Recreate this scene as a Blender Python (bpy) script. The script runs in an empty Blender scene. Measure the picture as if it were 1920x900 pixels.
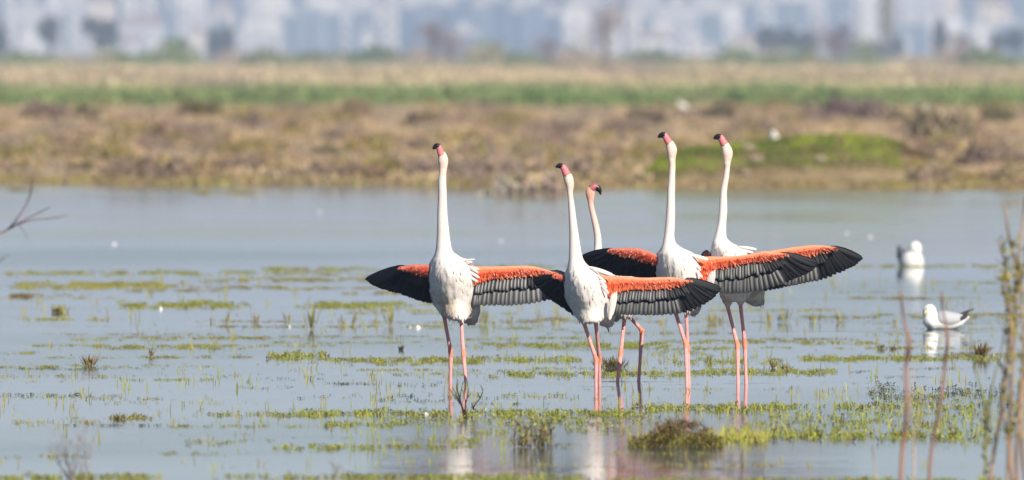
import bpy, bmesh, math, random
import numpy as np
from mathutils import Vector, Matrix, noise as mnoise

# ------------------------------------------------------------------ camera, sky, sun
S = bpy.context.scene
F = 32000.0          # focal length in photograph pixels (600 mm on a 36 mm sensor)
H = 2.0              # eye height above the water
HY = 90.0            # image row of the true horizon
cam = bpy.data.cameras.new('camera')
cam.lens = 600.0; cam.sensor_width = 36.0
cam.shift_y = -(450 - HY) / 1920.0
cam.clip_start = 1.0; cam.clip_end = 30000.0
cam.dof.use_dof = True; cam.dof.focus_distance = 100.9; cam.dof.aperture_fstop = 6.8
co = bpy.data.objects.new('camera', cam); S.collection.objects.link(co)
co.location = (0, 0, H); co.rotation_euler = (math.radians(90), 0, 0)
S.camera = co

SUN_EL = math.radians(36); SUN_AZ = math.radians(147)     # azimuth clockwise from +Y
sdir = Vector((math.sin(SUN_AZ) * math.cos(SUN_EL), math.cos(SUN_AZ) * math.cos(SUN_EL), math.sin(SUN_EL)))
W = bpy.data.worlds.new('World'); S.world = W; W.use_nodes = True
nt = W.node_tree; bg = nt.nodes['Background']
sky = nt.nodes.new('ShaderNodeTexSky'); sky.sky_type = 'NISHITA'; sky.sun_disc = False
sky.sun_elevation = SUN_EL; sky.sun_rotation = SUN_AZ
sky.air_density = 1.0; sky.dust_density = 0.3; sky.ozone_density = 3.0
nt.links.new(sky.outputs[0], bg.inputs[0]); bg.inputs[1].default_value = 0.066
ld = bpy.data.lights.new('sun', 'SUN'); ld.energy = 4.9; ld.angle = math.radians(0.5); ld.color = (1.0, 0.92, 0.79)
lo = bpy.data.objects.new('sun', ld); S.collection.objects.link(lo)
lo.rotation_euler = sdir.to_track_quat('Z', 'Y').to_euler(); lo.location = (60, -40, 60)
S.view_settings.view_transform = 'Standard'; S.view_settings.look = 'None'
S.view_settings.exposure = 0.36; S.view_settings.gamma = 1.0
S.cycles.volume_bounces = 1
S.cycles.max_bounces = 6

HAZE_DENSITY = 1.85e-4
HAZE_COLOR = (0.56, 0.69, 1.0)

rng = np.random.default_rng(7)
random.seed(11)
COL = S.collection

# ------------------------------------------------------------------ helpers
def P(px, py, D):
    return Vector(((px - 960) * D / F, D, H + (HY - py) * D / F))
def depth_at(py, z=0.0):
    return (H - z) * F / (py - HY)
def onwater(px, py, z=0.0):
    D = depth_at(py, z)
    return Vector(((px - 960) * D / F, D, z))

def mat(name, color=(0.5, 0.5, 0.5), rough=0.7, spec=0.3, vcol=False, noise=None, bump=None, transl=0.0, sheen=0.0):
    m = bpy.data.materials.new(name); m.use_nodes = True
    n = m.node_tree.nodes; l = m.node_tree.links
    b = n['Principled BSDF']
    b.inputs['Roughness'].default_value = rough
    b.inputs['Specular IOR Level'].default_value = spec
    if sheen: b.inputs['Sheen Weight'].default_value = sheen
    if vcol:
        a = n.new('ShaderNodeAttribute'); a.attribute_name = 'Col'; src = a.outputs['Color']
    else:
        a = n.new('ShaderNodeRGB'); a.outputs[0].default_value = (*color, 1); src = a.outputs[0]
    if noise:
        sc, amt = noise
        tc = n.new('ShaderNodeTexCoord')
        t = n.new('ShaderNodeTexNoise'); t.inputs['Scale'].default_value = sc; t.inputs['Detail'].default_value = 5
        l.new(tc.outputs['Object'], t.inputs['Vector'])
        r = n.new('ShaderNodeMapRange'); r.inputs[1].default_value = 0.25; r.inputs[2].default_value = 0.75
        r.inputs[3].default_value = 1 - amt; r.inputs[4].default_value = 1 + amt * 0.5
        l.new(t.outputs[0], r.inputs[0])
        x = n.new('ShaderNodeVectorMath'); x.operation = 'MULTIPLY'
        l.new(src, x.inputs[0]); l.new(r.outputs[0], x.inputs[1]); src = x.outputs[0]
        if bump:
            bp = n.new('ShaderNodeBump'); bp.inputs['Distance'].default_value = bump; bp.inputs['Strength'].default_value = 1
            l.new(t.outputs[0], bp.inputs['Height']); l.new(bp.outputs[0], b.inputs['Normal'])
    l.new(src, b.inputs['Base Color'])
    if transl > 0:
        tr = n.new('ShaderNodeBsdfTranslucent'); l.new(src, tr.inputs['Color'])
        mx = n.new('ShaderNodeMixShader'); mx.inputs[0].default_value = transl
        l.new(b.outputs[0], mx.inputs[1]); l.new(tr.outputs[0], mx.inputs[2])
        l.new(mx.outputs[0], n['Material Output'].inputs['Surface'])
    return m

def np_mesh(name, V, Fs, cols=None, smooth=False):
    """V (n,3); Fs: (m,k) array or list of faces; cols (n,3)"""
    me = bpy.data.meshes.new(name)
    V = np.asarray(V, dtype=np.float32)
    if isinstance(Fs, np.ndarray):
        m, k = Fs.shape
        me.vertices.add(len(V)); me.vertices.foreach_set('co', V.ravel())
        me.loops.add(m * k); me.loops.foreach_set('vertex_index', Fs.astype(np.int32).ravel())
        me.polygons.add(m)
        me.polygons.foreach_set('loop_start', np.arange(0, m * k, k, dtype=np.int32))
        me.polygons.foreach_set('loop_total', np.full(m, k, dtype=np.int32))
        me.update(calc_edges=True)
    else:
        me.from_pydata([tuple(map(float, v)) for v in V], [], [tuple(map(int, f)) for f in Fs]); me.update()
    if cols is not None:
        a = me.color_attributes.new('Col', 'FLOAT_COLOR', 'POINT')
        c = np.ones((len(V), 4), dtype=np.float32); c[:, :3] = cols
        a.data.foreach_set('color', c.ravel())
    if smooth:
        me.polygons.foreach_set('use_smooth', np.ones(len(me.polygons), dtype=bool))
    return me

def add(name, me, m=None, parent=None, loc=None, label=None, cat=None, group=None, kind=None):
    o = bpy.data.objects.new(name, me); COL.objects.link(o)
    if m is not None and me is not None and len(me.materials) == 0:
        me.materials.append(m)
    if parent is not None: o.parent = parent
    if loc is not None: o.location = loc
    for k, v in (('label', label), ('category', cat), ('group', group), ('kind', kind)):
        if v: o[k] = v
    return o
def empty(name, loc, label, cat, group=None):
    return add(name, None, None, None, loc, label, cat, group)

class Geo:
    """collects verts / faces / colours of one mesh"""
    def __init__(s): s.V = []; s.F = []; s.C = []
    def put(s, V, Fs, c=(1, 1, 1)):
        o = len(s.V)
        s.V += [tuple(v) for v in V]; s.F += [tuple(i + o for i in f) for f in Fs]
        s.C += [c] * len(V) if not isinstance(c, list) else c
    def mesh(s, name, smooth=True, cols=True):
        return np_mesh(name, np.array(s.V), s.F, np.array(s.C) if cols else None, smooth)
    def tube(s, pts, rad, n=8, c=(1, 1, 1), flat=1.0):
        pts = [Vector(p) for p in pts]
        V = []; Fs = []
        for i, p in enumerate(pts):
            t = (pts[min(i + 1, len(pts) - 1)] - pts[max(i - 1, 0)]).normalized()
            ref = Vector((0, 1, 0)) if abs(t.y) < 0.9 else Vector((1, 0, 0))
            a = t.cross(ref).normalized(); b = a.cross(t).normalized()
            r = rad[i] if isinstance(rad, (list, tuple)) else rad
            for k in range(n):
                th = 2 * math.pi * k / n
                V.append(p + a * (r * math.cos(th)) + b * (r * flat * math.sin(th)))
        for i in range(len(pts) - 1):
            for k in range(n):
                Fs.append((i * n + k, i * n + (k + 1) % n, (i + 1) * n + (k + 1) % n, (i + 1) * n + k))
        Fs.append(tuple(range(n - 1, -1, -1))); Fs.append(tuple((len(pts) - 1) * n + k for k in range(n)))
        s.put(V, Fs, c)
    def box(s, x0, x1, y0, y1, z0, z1, c=(1, 1, 1)):
        V = [(x, y, z) for z in (z0, z1) for y in (y0, y1) for x in (x0, x1)]
        s.put(V, [(0, 2, 3, 1), (4, 5, 7, 6), (0, 1, 5, 4), (2, 6, 7, 3), (0, 4, 6, 2), (1, 3, 7, 5)], c)

def spline(pts, k=6):
    """Catmull-Rom through tuples of any length"""
    A = np.array(pts, dtype=float); out = []
    n = len(A)
    for i in range(n - 1):
        p0, p1, p2, p3 = A[max(i - 1, 0)], A[i], A[i + 1], A[min(i + 2, n - 1)]
        for j in range(k):
            t = j / k
            out.append(0.5 * ((2 * p1) + (-p0 + p2) * t + (2 * p0 - 5 * p1 + 4 * p2 - p3) * t * t + (-p0 + 3 * p1 - 3 * p2 + p3) * t ** 3))
    out.append(A[-1]); return np.array(out)

def leaf_quads(C, d, L, Wd, cols):
    """rhombic leaves: C (n,3) base, d (n,3) unit direction, L, Wd (n,), cols (n,3) -> V,F,Cv"""
    n = len(C)
    r = rng.normal(size=(n, 3)); s = np.cross(d, r); s /= np.linalg.norm(s, axis=1, keepdims=True) + 1e-9
    L = np.broadcast_to(L, n)[:, None]; Wd = np.broadcast_to(Wd, n)[:, None]
    mid = C + d * L * 0.45
    V = np.stack([C, mid + s * Wd / 2, C + d * L, mid - s * Wd / 2], axis=1).reshape(-1, 3)
    Fq = np.arange(n * 4).reshape(n, 4)
    return V, Fq, np.repeat(cols, 4, axis=0)

def dirs(n, up=0.6, spread=1.0):
    d = rng.normal(size=(n, 3)) * spread; d[:, 2] = np.abs(d[:, 2]) + up
    return d / np.linalg.norm(d, axis=1, keepdims=True)

def jitter(base, n, amt=0.25):
    b = np.asarray(base, dtype=float)
    f = 1 + rng.normal(size=(n, 1)) * amt
    g = 1 + rng.normal(size=(n, 3)) * amt * 0.3
    return np.clip(b * f * g, 0.004, 0.9)

# ------------------------------------------------------------------ materials
M = {}
M['plumage'] = mat('white_plumage', rough=0.85, spec=0.15, vcol=True, noise=(60, 0.06), bump=0.0015, sheen=0.15)
M['down'] = mat('down', rough=0.9, spec=0.1, vcol=True, transl=0.35)
M['leafy'] = mat('leafy', rough=0.7, spec=0.2, vcol=True, transl=0.35)
M['shrub'] = mat('dry_shrub', rough=0.85, spec=0.1, vcol=True, transl=0.15)
M['twig'] = mat('twig_bark', rough=0.8, spec=0.2, vcol=True)
M['black_feather'] = mat('black_feather', (0.007, 0.008, 0.012), rough=0.55, spec=0.22, noise=(300, 0.3))
M['sunlit_feather'] = mat('sunlit_feather', (0.05, 0.05, 0.055), rough=0.45, spec=0.55, noise=(300, 0.3))  # black feather lightened: grey sheen of the sun put into the colour
M['orange'] = mat('orange_coverts', rough=0.75, spec=0.15, vcol=True, noise=(150, 0.15), bump=0.001)
M['bill_pink'] = mat('pink_bill', (0.72, 0.20, 0.22), rough=0.45, spec=0.4, noise=(200, 0.12))
M['bill_dark'] = mat('maroon_bill', (0.42, 0.11, 0.15), rough=0.45, spec=0.4, noise=(200, 0.2))
M['bill_black'] = mat('black_bill', (0.012, 0.012, 0.015), rough=0.35, spec=0.5)
M['eye'] = mat('bird_eye', (0.65, 0.5, 0.1), rough=0.15, spec=0.6)
M['gull_grey'] = mat('gull_grey', (0.46, 0.47, 0.50), rough=0.8, spec=0.15, noise=(60, 0.1))
M['gull_dusk'] = mat('gull_dusk', (0.16, 0.165, 0.19), rough=0.8, noise=(60, 0.2))
M['gull_dark'] = mat('gull_dark', (0.05, 0.05, 0.055), rough=0.7, spec=0.2)
M['gull_white'] = mat('gull_white', (0.86, 0.85, 0.82), rough=0.85, spec=0.1, noise=(60, 0.05))
M['gull_bill'] = mat('gull_bill', (0.75, 0.50, 0.22), rough=0.5)
M['stone'] = mat('pale_stone', (0.34, 0.28, 0.20), rough=0.9, noise=(12, 0.3))

def water_mat():
    m = bpy.data.materials.new('shallow_water'); m.use_nodes = True
    n = m.node_tree.nodes; l = m.node_tree.links; b = n['Principled BSDF']
    b.inputs['IOR'].default_value = 1.333
    tc = n.new('ShaderNodeTexCoord')
    def noise(sx, sy, det, scale=1.0, seed=0.0):
        mp = n.new('ShaderNodeMapping'); mp.inputs['Scale'].default_value = (sx, sy, 1); mp.inputs['Location'].default_value = (seed, seed * 1.7, 0)
        t = n.new('ShaderNodeTexNoise'); t.inputs['Scale'].default_value = scale; t.inputs['Detail'].default_value = det
        l.new(tc.outputs['Object'], mp.inputs[0]); l.new(mp.outputs[0], t.inputs['Vector']); return t.outputs[0]
    def math_(op, a, c=None, d=None, clamp=False):
        x = n.new('ShaderNodeMath'); x.operation = op; x.use_clamp = clamp
        for i, v in enumerate((a, c, d)):
            if v is None: continue
            if isinstance(v, (int, float)): x.inputs[i].default_value = v
            else: l.new(v, x.inputs[i])
        return x.outputs[0]
    def rng_(v, a, b_, c, d):
        r = n.new('ShaderNodeMapRange'); r.clamp = True
        l.new(v, r.inputs[0]); r.inputs[1].default_value = a; r.inputs[2].default_value = b_; r.inputs[3].default_value = c; r.inputs[4].default_value = d
        return r.outputs[0]
    sep = n.new('ShaderNodeSeparateXYZ'); l.new(tc.outputs['Object'], sep.inputs[0])
    X, Y = sep.outputs[0], sep.outputs[1]
    # algae film that thickens towards the far shore, in wind-drawn streaks
    streak = noise(0.12, 0.035, 6)
    far = rng_(Y, 128, 200, 0.0, 1.0)
    film = rng_(math_('ADD', streak, math_('MULTIPLY', far, 0.26)), 0.56, 0.72, 0.0, 1.0)
    film = math_('MULTIPLY', film, rng_(Y, 120, 150, 0.0, 1.0))
    film = math_('MULTIPLY', film, 0.7)
    mix = n.new('ShaderNodeMix'); mix.data_type = 'RGBA'
    l.new(film, mix.inputs[0]); mix.inputs[6].default_value = (0.03, 0.045, 0.06, 1); mix.inputs[7].default_value = (0.30, 0.27, 0.15, 1)
    l.new(mix.outputs[2], b.inputs['Base Color'])
    l.new(rng_(film, 0, 1, 0.45, 0.05), b.inputs['Specular IOR Level'])
    ro = rng_(noise(0.10, 0.06, 5, seed=9.0), 0.42, 0.62, 0.03, 0.10)
    ro = math_('ADD', ro, rng_(Y, 140, 235, 0.0, 0.03)); l.new(ro, b.inputs['Roughness'])
    # ripples
    h1 = noise(1.3, 0.9, 4, 1.0); h2 = noise(7.0, 4.0, 2, 1.0, 3.0)
    hh = math_('ADD', math_('MULTIPLY', h1, 0.0028), math_('MULTIPLY', h2, 0.0011))
    # wakes: a low ridge of water either side of a swimmer / wader
    for (wx, wy, ww, amp, th) in WAKES:
        dx = math_('DIVIDE', math_('SUBTRACT', X, wx), ww); dy = math_('DIVIDE', math_('SUBTRACT', Y, wy), th)
        e = math_('POWER', 2.718, math_('MULTIPLY', math_('ADD', math_('MULTIPLY', dx, dx), math_('MULTIPLY', dy, dy)), -1.0))
        hh = math_('ADD', hh, math_('MULTIPLY', e, amp))
    bp = n.new('ShaderNodeBump'); bp.inputs['Distance'].default_value = 1.0; bp.inputs['Strength'].default_value = 1.0
    l.new(hh, bp.inputs['Height']); l.new(bp.outputs[0], b.inputs['Normal'])
    return m
g2 = onwater(1715, 622); f3 = onwater(1190, 717)
WAKES = [(g2.x, g2.y - 0.2, 0.6, 0.02, 0.35), (f3.x, f3.y, 0.22, 0.004, 0.25)] + [(onwater(a, b).x, onwater(a, b).y, .10, .003, .16) for a, b in ((845, 719), (875, 721), (1120, 726), (1291, 722), (1384, 721), (1400, 720))]

# ------------------------------------------------------------------ the setting
def shore(x):
    """depth of the waterline for a world x"""
    return 252 - 0.9 * (x + 7) * 0.5 + 1.2 * math.sin(x * 0.55) + 0.8 * math.sin(x * 1.7 + 1) - (3.2 if 0.3 < x else 0) * min(1, max(0, x - 0.3)) - 4.5 * math.exp(-((x - 0.35) / 1.15) ** 2)
FOOT, SLOPE = 4750.0, 0.042
def hill_z(D):
    return 0.3 + max(0.0, min(D, 6800) - FOOT) * SLOPE
def ground_z(x, y):
    d = y - shore(max(-9, min(9, x)))
    if d < 0: return max(-0.35, d * 0.12)
    z = 0.09 * min(1, d / 1.5) + 0.05 * min(1, d / 60)
    if y < 1200: z += 0.035 * mnoise.noise(Vector((x * 0.35, y * 0.06, 0))) * min(1, d / 3)
    if y > FOOT: z = hill_z(y) + 3 * mnoise.noise(Vector((x * 0.01, y * 0.005, 3)))
    elif y > 1200: z += 0.2 * (y - 1200) / (FOOT - 1200)
    return z
ys = [-60, 0, 40, 100, 180, 230] + list(np.arange(236, 262, 0.5)) + list(np.arange(262, 320, 2.0)) + list(np.arange(320, 700, 12.0)) + list(np.arange(700, 2000, 60.0)) + list(np.arange(2000, 6900, 100.0))
xs = [-700, -400, -200, -120, -60, -30, -16] + list(np.arange(-10, 10.1, 0.4)) + [16, 30, 60, 120, 200, 400, 700]
V = [(x, y, ground_z(x, y)) for y in ys for x in xs]
nx = len(xs)
Fg = np.array([(j * nx + i, j * nx + i + 1, (j + 1) * nx + i + 1, (j + 1) * nx + i) for j in range(len(ys) - 1) for i in range(nx - 1)])
def ground_mat():
    m = bpy.data.materials.new('marsh_ground'); m.use_nodes = True
    n = m.node_tree.nodes; l = m.node_tree.links; b = n['Principled BSDF']; b.inputs['Roughness'].default_value = 0.95; b.inputs['Specular IOR Level'].default_value = 0.1
    tc = n.new('ShaderNodeTexCoord'); sep = n.new('ShaderNodeSeparateXYZ'); l.new(tc.outputs['Object'], sep.inputs[0])
    def noise(sx, sy, det=4):
        mp = n.new('ShaderNodeMapping'); mp.inputs['Scale'].default_value = (sx, sy, 1)
        t = n.new('ShaderNodeTexNoise'); t.inputs['Scale'].default_value = 1; t.inputs['Detail'].default_value = det
        l.new(tc.outputs['Object'], mp.inputs[0]); l.new(mp.outputs[0], t.inputs['Vector']); return t.outputs[0]
    # distance, wobbled by noise, drives the zones
    lg = n.new('ShaderNodeMath'); lg.operation = 'LOGARITHM'; l.new(sep.outputs[1], lg.inputs[0]); lg.inputs[1].default_value = 10
    ad = n.new('ShaderNodeMath'); ad.operation = 'MULTIPLY_ADD'; l.new(noise(0.06, 0.004), ad.inputs[0]); ad.inputs[1].default_value = 0.15; l.new(lg.outputs[0], ad.inputs[2])
    mr = n.new('ShaderNodeMapRange'); l.new(ad.outputs[0], mr.inputs[0]); mr.inputs[1].default_value = 2.3; mr.inputs[2].default_value = 3.9
    cr = n.new('ShaderNodeValToRGB'); l.new(mr.outputs[0], cr.inputs[0])
    def pos(D): return (math.log10(D) + 0.075 - 2.3) / 1.6
    stops = [(pos(205), (0.10, 0.085, 0.04)), (pos(262), (0.27, 0.21, 0.09)), (pos(275), (0.40, 0.29, 0.175)), (pos(520), (0.38, 0.275, 0.17)), (pos(600), (0.33, 0.25, 0.14)),
             (pos(640), (0.19, 0.26, 0.07)), (pos(860), (0.24, 0.31, 0.11)), (pos(940), (0.46, 0.37, 0.23)), (pos(1900), (0.50, 0.40, 0.25)), (pos(2300), (0.30, 0.30, 0.14)), (pos(3600), (0.14, 0.17, 0.08)), (pos(4400), (0.22, 0.23, 0.25))]
    e = cr.color_ramp.elements; e[0].position, e[0].color = stops[0][0], (*stops[0][1], 1); e[1].position, e[1].color = stops[-1][0], (*stops[-1][1], 1)
    for p_, c_ in stops[1:-1]:
        q = e.new(p_); q.color = (*c_, 1)
    mu = n.new('ShaderNodeMapRange'); l.new(noise(0.9, 0.12, 6), mu.inputs[0]); mu.inputs[1].default_value = 0.3; mu.inputs[2].default_value = 0.7; mu.inputs[3].default_value = 0.65; mu.inputs[4].default_value = 1.25
    x = n.new('ShaderNodeVectorMath'); x.operation = 'MULTIPLY'; l.new(cr.outputs[0], x.inputs[0]); l.new(mu.outputs[0], x.inputs[1])
    l.new(x.outputs[0], b.inputs['Base Color']); return m
add('ground', np_mesh('ground', np.array(V), Fg, smooth=True), ground_mat(), kind='structure')
g = Geo(); g.V = [(-120, -50, 0), (120, -50, 0), (120, 262, 0), (-120, 262, 0)]; g.F = [(0, 1, 2, 3)]; g.C = [(1, 1, 1)] * 4
add('water', g.mesh('water', smooth=False), water_mat(), kind='structure')

# ------------------------------------------------------------------ flamingos
def unit_feather(name, seg=7, arch=0.075, camber=0.03, tip=1.6):
    """feather of unit length along +X, unit width along Y, arched, with two skins"""
    prof = [(0, 0.10), (0.12, 0.55), (0.35, 0.9), (0.6, 1.0), (0.82, 0.86), (0.94, 0.70), (1.0, 0.34)]
    V = []; Fs = []
    for side in (1, -1):
        for (t, w) in prof:
            for k in range(5):
                u = (k - 2) / 2
                z = arch * w * (1 - u * u) + camber * math.sin(t * math.pi) - (0.0 if side == 1 else 0.05 * w)
                if k == 2 and side == 1: z += 0.05
                V.append((t - 0.02 * abs(u), u * w / 2, z))
    n1 = len(prof) * 5
    for i in range(len(prof) - 1):
        for k in range(4):
            a = i * 5 + k
            Fs.append((a, a + 5, a + 6, a + 1)); Fs.append((n1 + a, n1 + a + 1, n1 + a + 6, n1 + a + 5))
        Fs.append((i * 5, n1 + i * 5, n1 + i * 5 + 5, i * 5 + 5)); Fs.append((i * 5 + 4, i * 5 + 9, n1 + i * 5 + 9, n1 + i * 5 + 4))
    me = np_mesh(name, np.array(V), Fs, None, True); return me
FE = {}
M['dim_sunlit_feather'] = mat('dim_sunlit_feather', (0.024, 0.025, 0.029), rough=0.45, spec=0.38, noise=(300, 0.3))  # black feather with a fainter sun sheen put into its colour
for k in ('black_feather', 'sunlit_feather', 'dim_sunlit_feather'):
    FE[k] = unit_feather(k); FE[k].materials.append(M[k])
FE['white'] = unit_feather('white_feather'); FE['white'].materials.append(mat('white_feather', (0.78, 0.72, 0.68), rough=0.8, spec=0.15, noise=(80, 0.06)))
FE['pinkish'] = unit_feather('pink_feather'); FE['pinkish'].materials.append(mat('pink_feather', (0.74, 0.50, 0.45), rough=0.8, spec=0.15, noise=(80, 0.08)))

def feather_obj(name, me, a, b, width, nrm, parent, twist=0.0, thick=None):
    """place the unit feather from a to b (local coords)"""
    d = (b - a); L = d.length; d.normalize()
    s = nrm.cross(d).normalized(); n2 = d.cross(s).normalized()
    R = Matrix((d, s, n2)).transposed().to_4x4()
    R = R @ Matrix.Rotation(twist, 4, 'X')
    o = add(name, me, None, parent)
    o.matrix_local = Matrix.Translation(a) @ R @ Matrix.Diagonal((L, width, thick or width, 1))
    return o

def resample(pts, n, bias=1.0):
    A = spline(pts, 8); t = np.linspace(0, 1, n) ** bias * (len(A) - 1)
    i = np.clip(t.astype(int), 0, len(A) - 2); f = (t - i)[:, None]
    return A[i] * (1 - f) + A[i + 1] * f

def build_wing(root, conv, lead, roots, tips, sweep, side, nfly=26, ncov=22, seed=0, root_low=None, sheen=True, covlen=0.52):
    """conv(px,py,off)->local vector; side +1 image-right wing, -1 image-left. depth grows with distance from the root"""
    x0 = lead[0][0]
    def off(px): return abs(px - x0) * sweep * conv.s + 0.02
    def W3(p, extra=0.0): return conv(p[0], p[1], off(p[0]) + extra)
    # orange inner wing: airfoil skin between the leading edge and the feather roots
    n = 30
    Lp = resample(lead, n)
    handx = roots[-1][0]
    # lower limit = root_low + roots, then runs out towards the hand
    low = ([root_low] if root_low else []) + list(roots)
    lowA = spline(low, 8)
    order = np.argsort(lowA[:, 0]); lx = lowA[order, 0]; ly = lowA[order, 1]
    G = Geo(); rows = []
    cut = []
    for (x, y) in Lp:
        inside = (x <= handx) if side > 0 else (x >= handx)
        yb = float(np.interp(x, lx, ly)) + 4
        if not inside: break
        cut.append((x, y, max(yb, y + 3)))
    # extend to the hand end
    cut.append((handx + 4 * side, float(np.interp(handx, *zip(*sorted((a[0], a[1]) for a in Lp)))), roots[-1][1] + 1))
    m = 9
    for (x, y, yb) in cut:
        r = []
        for k in range(m):
            t = k / (m - 1)
            yy = y + (yb - y) * t
            bulge = math.sin(math.pi * min(1, t * 1.15 + 0.06)) ** 0.6 if t < 0.82 else 0.35 * (1 - t) / 0.18 + 0.1
            r.append((x, yy, -0.022 * bulge + 0.0))
        for k in range(m - 1, -1, -1):
            t = k / (m - 1)
            r.append((x, y + (yb - y) * t, 0.006 * math.sin(math.pi * t) + 0.004))
        rows.append(r)
    V = []; cols = []
    rr = random.Random(seed)
    for i, r in enumerate(rows):
        for k, (x, yy, dz) in enumerate(r):
            V.append(W3((x, yy), dz))
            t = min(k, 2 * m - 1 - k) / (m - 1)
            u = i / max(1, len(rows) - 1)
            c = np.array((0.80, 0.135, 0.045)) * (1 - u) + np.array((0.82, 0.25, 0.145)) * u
            if t < 0.14: c = c * 0.35 + np.array((0.78, 0.36, 0.22)) * 0.65  # highlight along the upper edge, painted into the covert colour
            elif 0.42 < t < 0.62: c = c * np.array((0.8, 0.42, 0.35))  # groove painted as a darker red band, its shade in the colour
            if side < 0: c = c * np.array((0.8, 0.7, 0.8))  # wing turned from the sun: shade put into the colour
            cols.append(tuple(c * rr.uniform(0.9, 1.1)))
    q = 2 * m; Fs = []
    for i in range(len(rows) - 1):
        for k in range(q):
            Fs.append((i * q + k, i * q + (k + 1) % q, (i + 1) * q + (k + 1) % q, (i + 1) * q + k))
    Fs.append(tuple(range(q))); Fs.append(tuple(reversed([(len(rows) - 1) * q + k for k in range(q)])))
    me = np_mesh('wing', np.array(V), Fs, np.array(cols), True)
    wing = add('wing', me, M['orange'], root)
    # wing normal towards the camera
    nrm = Vector((side * sweep * 1.0, -1.0, 0.12)).normalized()
    # flight feathers
    Rp = resample(roots, nfly); Tp = resample(tips, nfly)
    for i in range(nfly):
        u = i / (nfly - 1)
        prim = u > 0.6
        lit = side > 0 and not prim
        a = W3(Rp[i] + np.array([0, -3]), 0.034 if lit else .020); b = W3(Tp[i] + rng.normal(size=2) * 0.4, -0.012 if lit else 0.055)
        gap = np.linalg.norm(Tp[i] - Tp[max(0, i - 1)]) if i else np.linalg.norm(Tp[1] - Tp[0])
        wd = max(8.5, min(16.0, gap * 3.0)) * conv.s
        a = a + nrm * (-0.0011 * i * 0.5)
        feather_obj('flight_feather', FE['black_feather'] if (prim or side < 0) else FE['sunlit_feather' if seed == 1 else 'dim_sunlit_feather'], a, b, wd, nrm, wing,  # grey sunlit copies only on the image-right wing, plain black elsewhere
                    twist=-side * (0.14 + rr.uniform(-.16, .16)), thick=wd * rr.uniform(.9, 1.4))
    # greater coverts overlying the inner flight feathers
    kmax = 0.72
    for i in range(ncov):
        u = i / (ncov - 1) * kmax
        j = u * (nfly - 1); i0 = int(j); f = j - i0
        a2 = Rp[i0] * (1 - f) + Rp[min(i0 + 1, nfly - 1)] * f; b2 = Tp[i0] * (1 - f) + Tp[min(i0 + 1, nfly - 1)] * f
        ln = covlen * (1 - 0.25 * u) + random.uniform(-0.05, 0.05)
        e2 = a2 + (b2 - a2) * ln
        a = W3(a2 - (b2 - a2) * 0.05, 0.020 if side > 0 else -.002); b = W3(e2, -0.016 if side > 0 else .012)
        wd = 10.5 * conv.s
        dark = side < 0 or u > 0.5  # image-left coverts keep plain black, without the sunlit grey
        feather_obj('covert_feather', FE['black_feather'] if dark else FE['sunlit_feather' if seed == 1 or i % 3 == 0 else 'dim_sunlit_feather'], a, b, wd, nrm, wing, twist=-side * (0.14 + rr.uniform(-.18, .18)), thick=wd * rr.uniform(.9, 1.6))
    # small orange covert feathers shingled over the inner wing (too many and small to pick apart)
    C = []; D_ = []; Lf = []; Cc = []
    for _ in range(420):
        i = rr.uniform(0, len(cut) - 1.001); i0 = int(i); f = i - i0
        x = cut[i0][0] * (1 - f) + cut[i0 + 1][0] * f; y = cut[i0][1] * (1 - f) + cut[i0 + 1][1] * f; yb = cut[i0][2] * (1 - f) + cut[i0 + 1][2] * f
        t = rr.random() ** 0.8
        bulge = math.sin(math.pi * min(1, t * 1.15 + 0.06)) ** 0.6 if t < 0.82 else 0.35 * (1 - t) / 0.18 + 0.1
        C.append(W3((x, y + (yb - y) * t * 0.92), -0.022 * bulge - 0.001))
        D_.append(Vector((side * (0.25 + 0.9 * i / len(cut)), -0.12, -1)).normalized())
        Lf.append(rr.uniform(4, 8) * conv.s)
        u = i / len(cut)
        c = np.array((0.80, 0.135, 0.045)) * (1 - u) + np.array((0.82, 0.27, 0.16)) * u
        if t < 0.13: c = np.array((0.84, 0.46, 0.34))  # same painted highlight on the topmost small feathers
        if 0.4 < t < 0.6: c = c * np.array((0.84, 0.48, 0.4))  # painted groove shade carried over the small feathers
        if side < 0: c = c * np.array((0.8, 0.65, 0.7))  # image-left feathers darkened in colour to stand for shade
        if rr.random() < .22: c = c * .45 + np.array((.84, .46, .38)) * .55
        Cc.append(np.clip(c * rr.uniform(0.93, 1.06), 0, .88))
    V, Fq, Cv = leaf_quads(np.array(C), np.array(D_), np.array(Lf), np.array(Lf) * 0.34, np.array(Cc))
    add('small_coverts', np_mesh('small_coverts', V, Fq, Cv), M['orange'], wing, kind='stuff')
    return wing

class Conv:
    def __init__(s, D, x0): s.D = D; s.s = D / F; s.x0 = (x0 - 960) * s.s
    def __call__(s, px, py, off=0.0):
        return Vector(((px - 960) * s.s - s.x0, off, H + (HY - py) * s.s))

def remesh(geo, voxel, smooth_it=4):
    me = geo.mesh('tmp', cols=False)
    o = bpy.data.objects.new('tmp', me); COL.objects.link(o)
    r = o.modifiers.new('r', 'REMESH'); r.mode = 'VOXEL'; r.voxel_size = voxel
    s = o.modifiers.new('s', 'SMOOTH'); s.factor = 0.5; s.iterations = smooth_it
    dg = bpy.context.evaluated_depsgraph_get(); dg.update()
    me2 = bpy.data.meshes.new_from_object(o.evaluated_get(dg))
    bpy.data.objects.remove(o); bpy.data.meshes.remove(me)
    return me2

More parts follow.
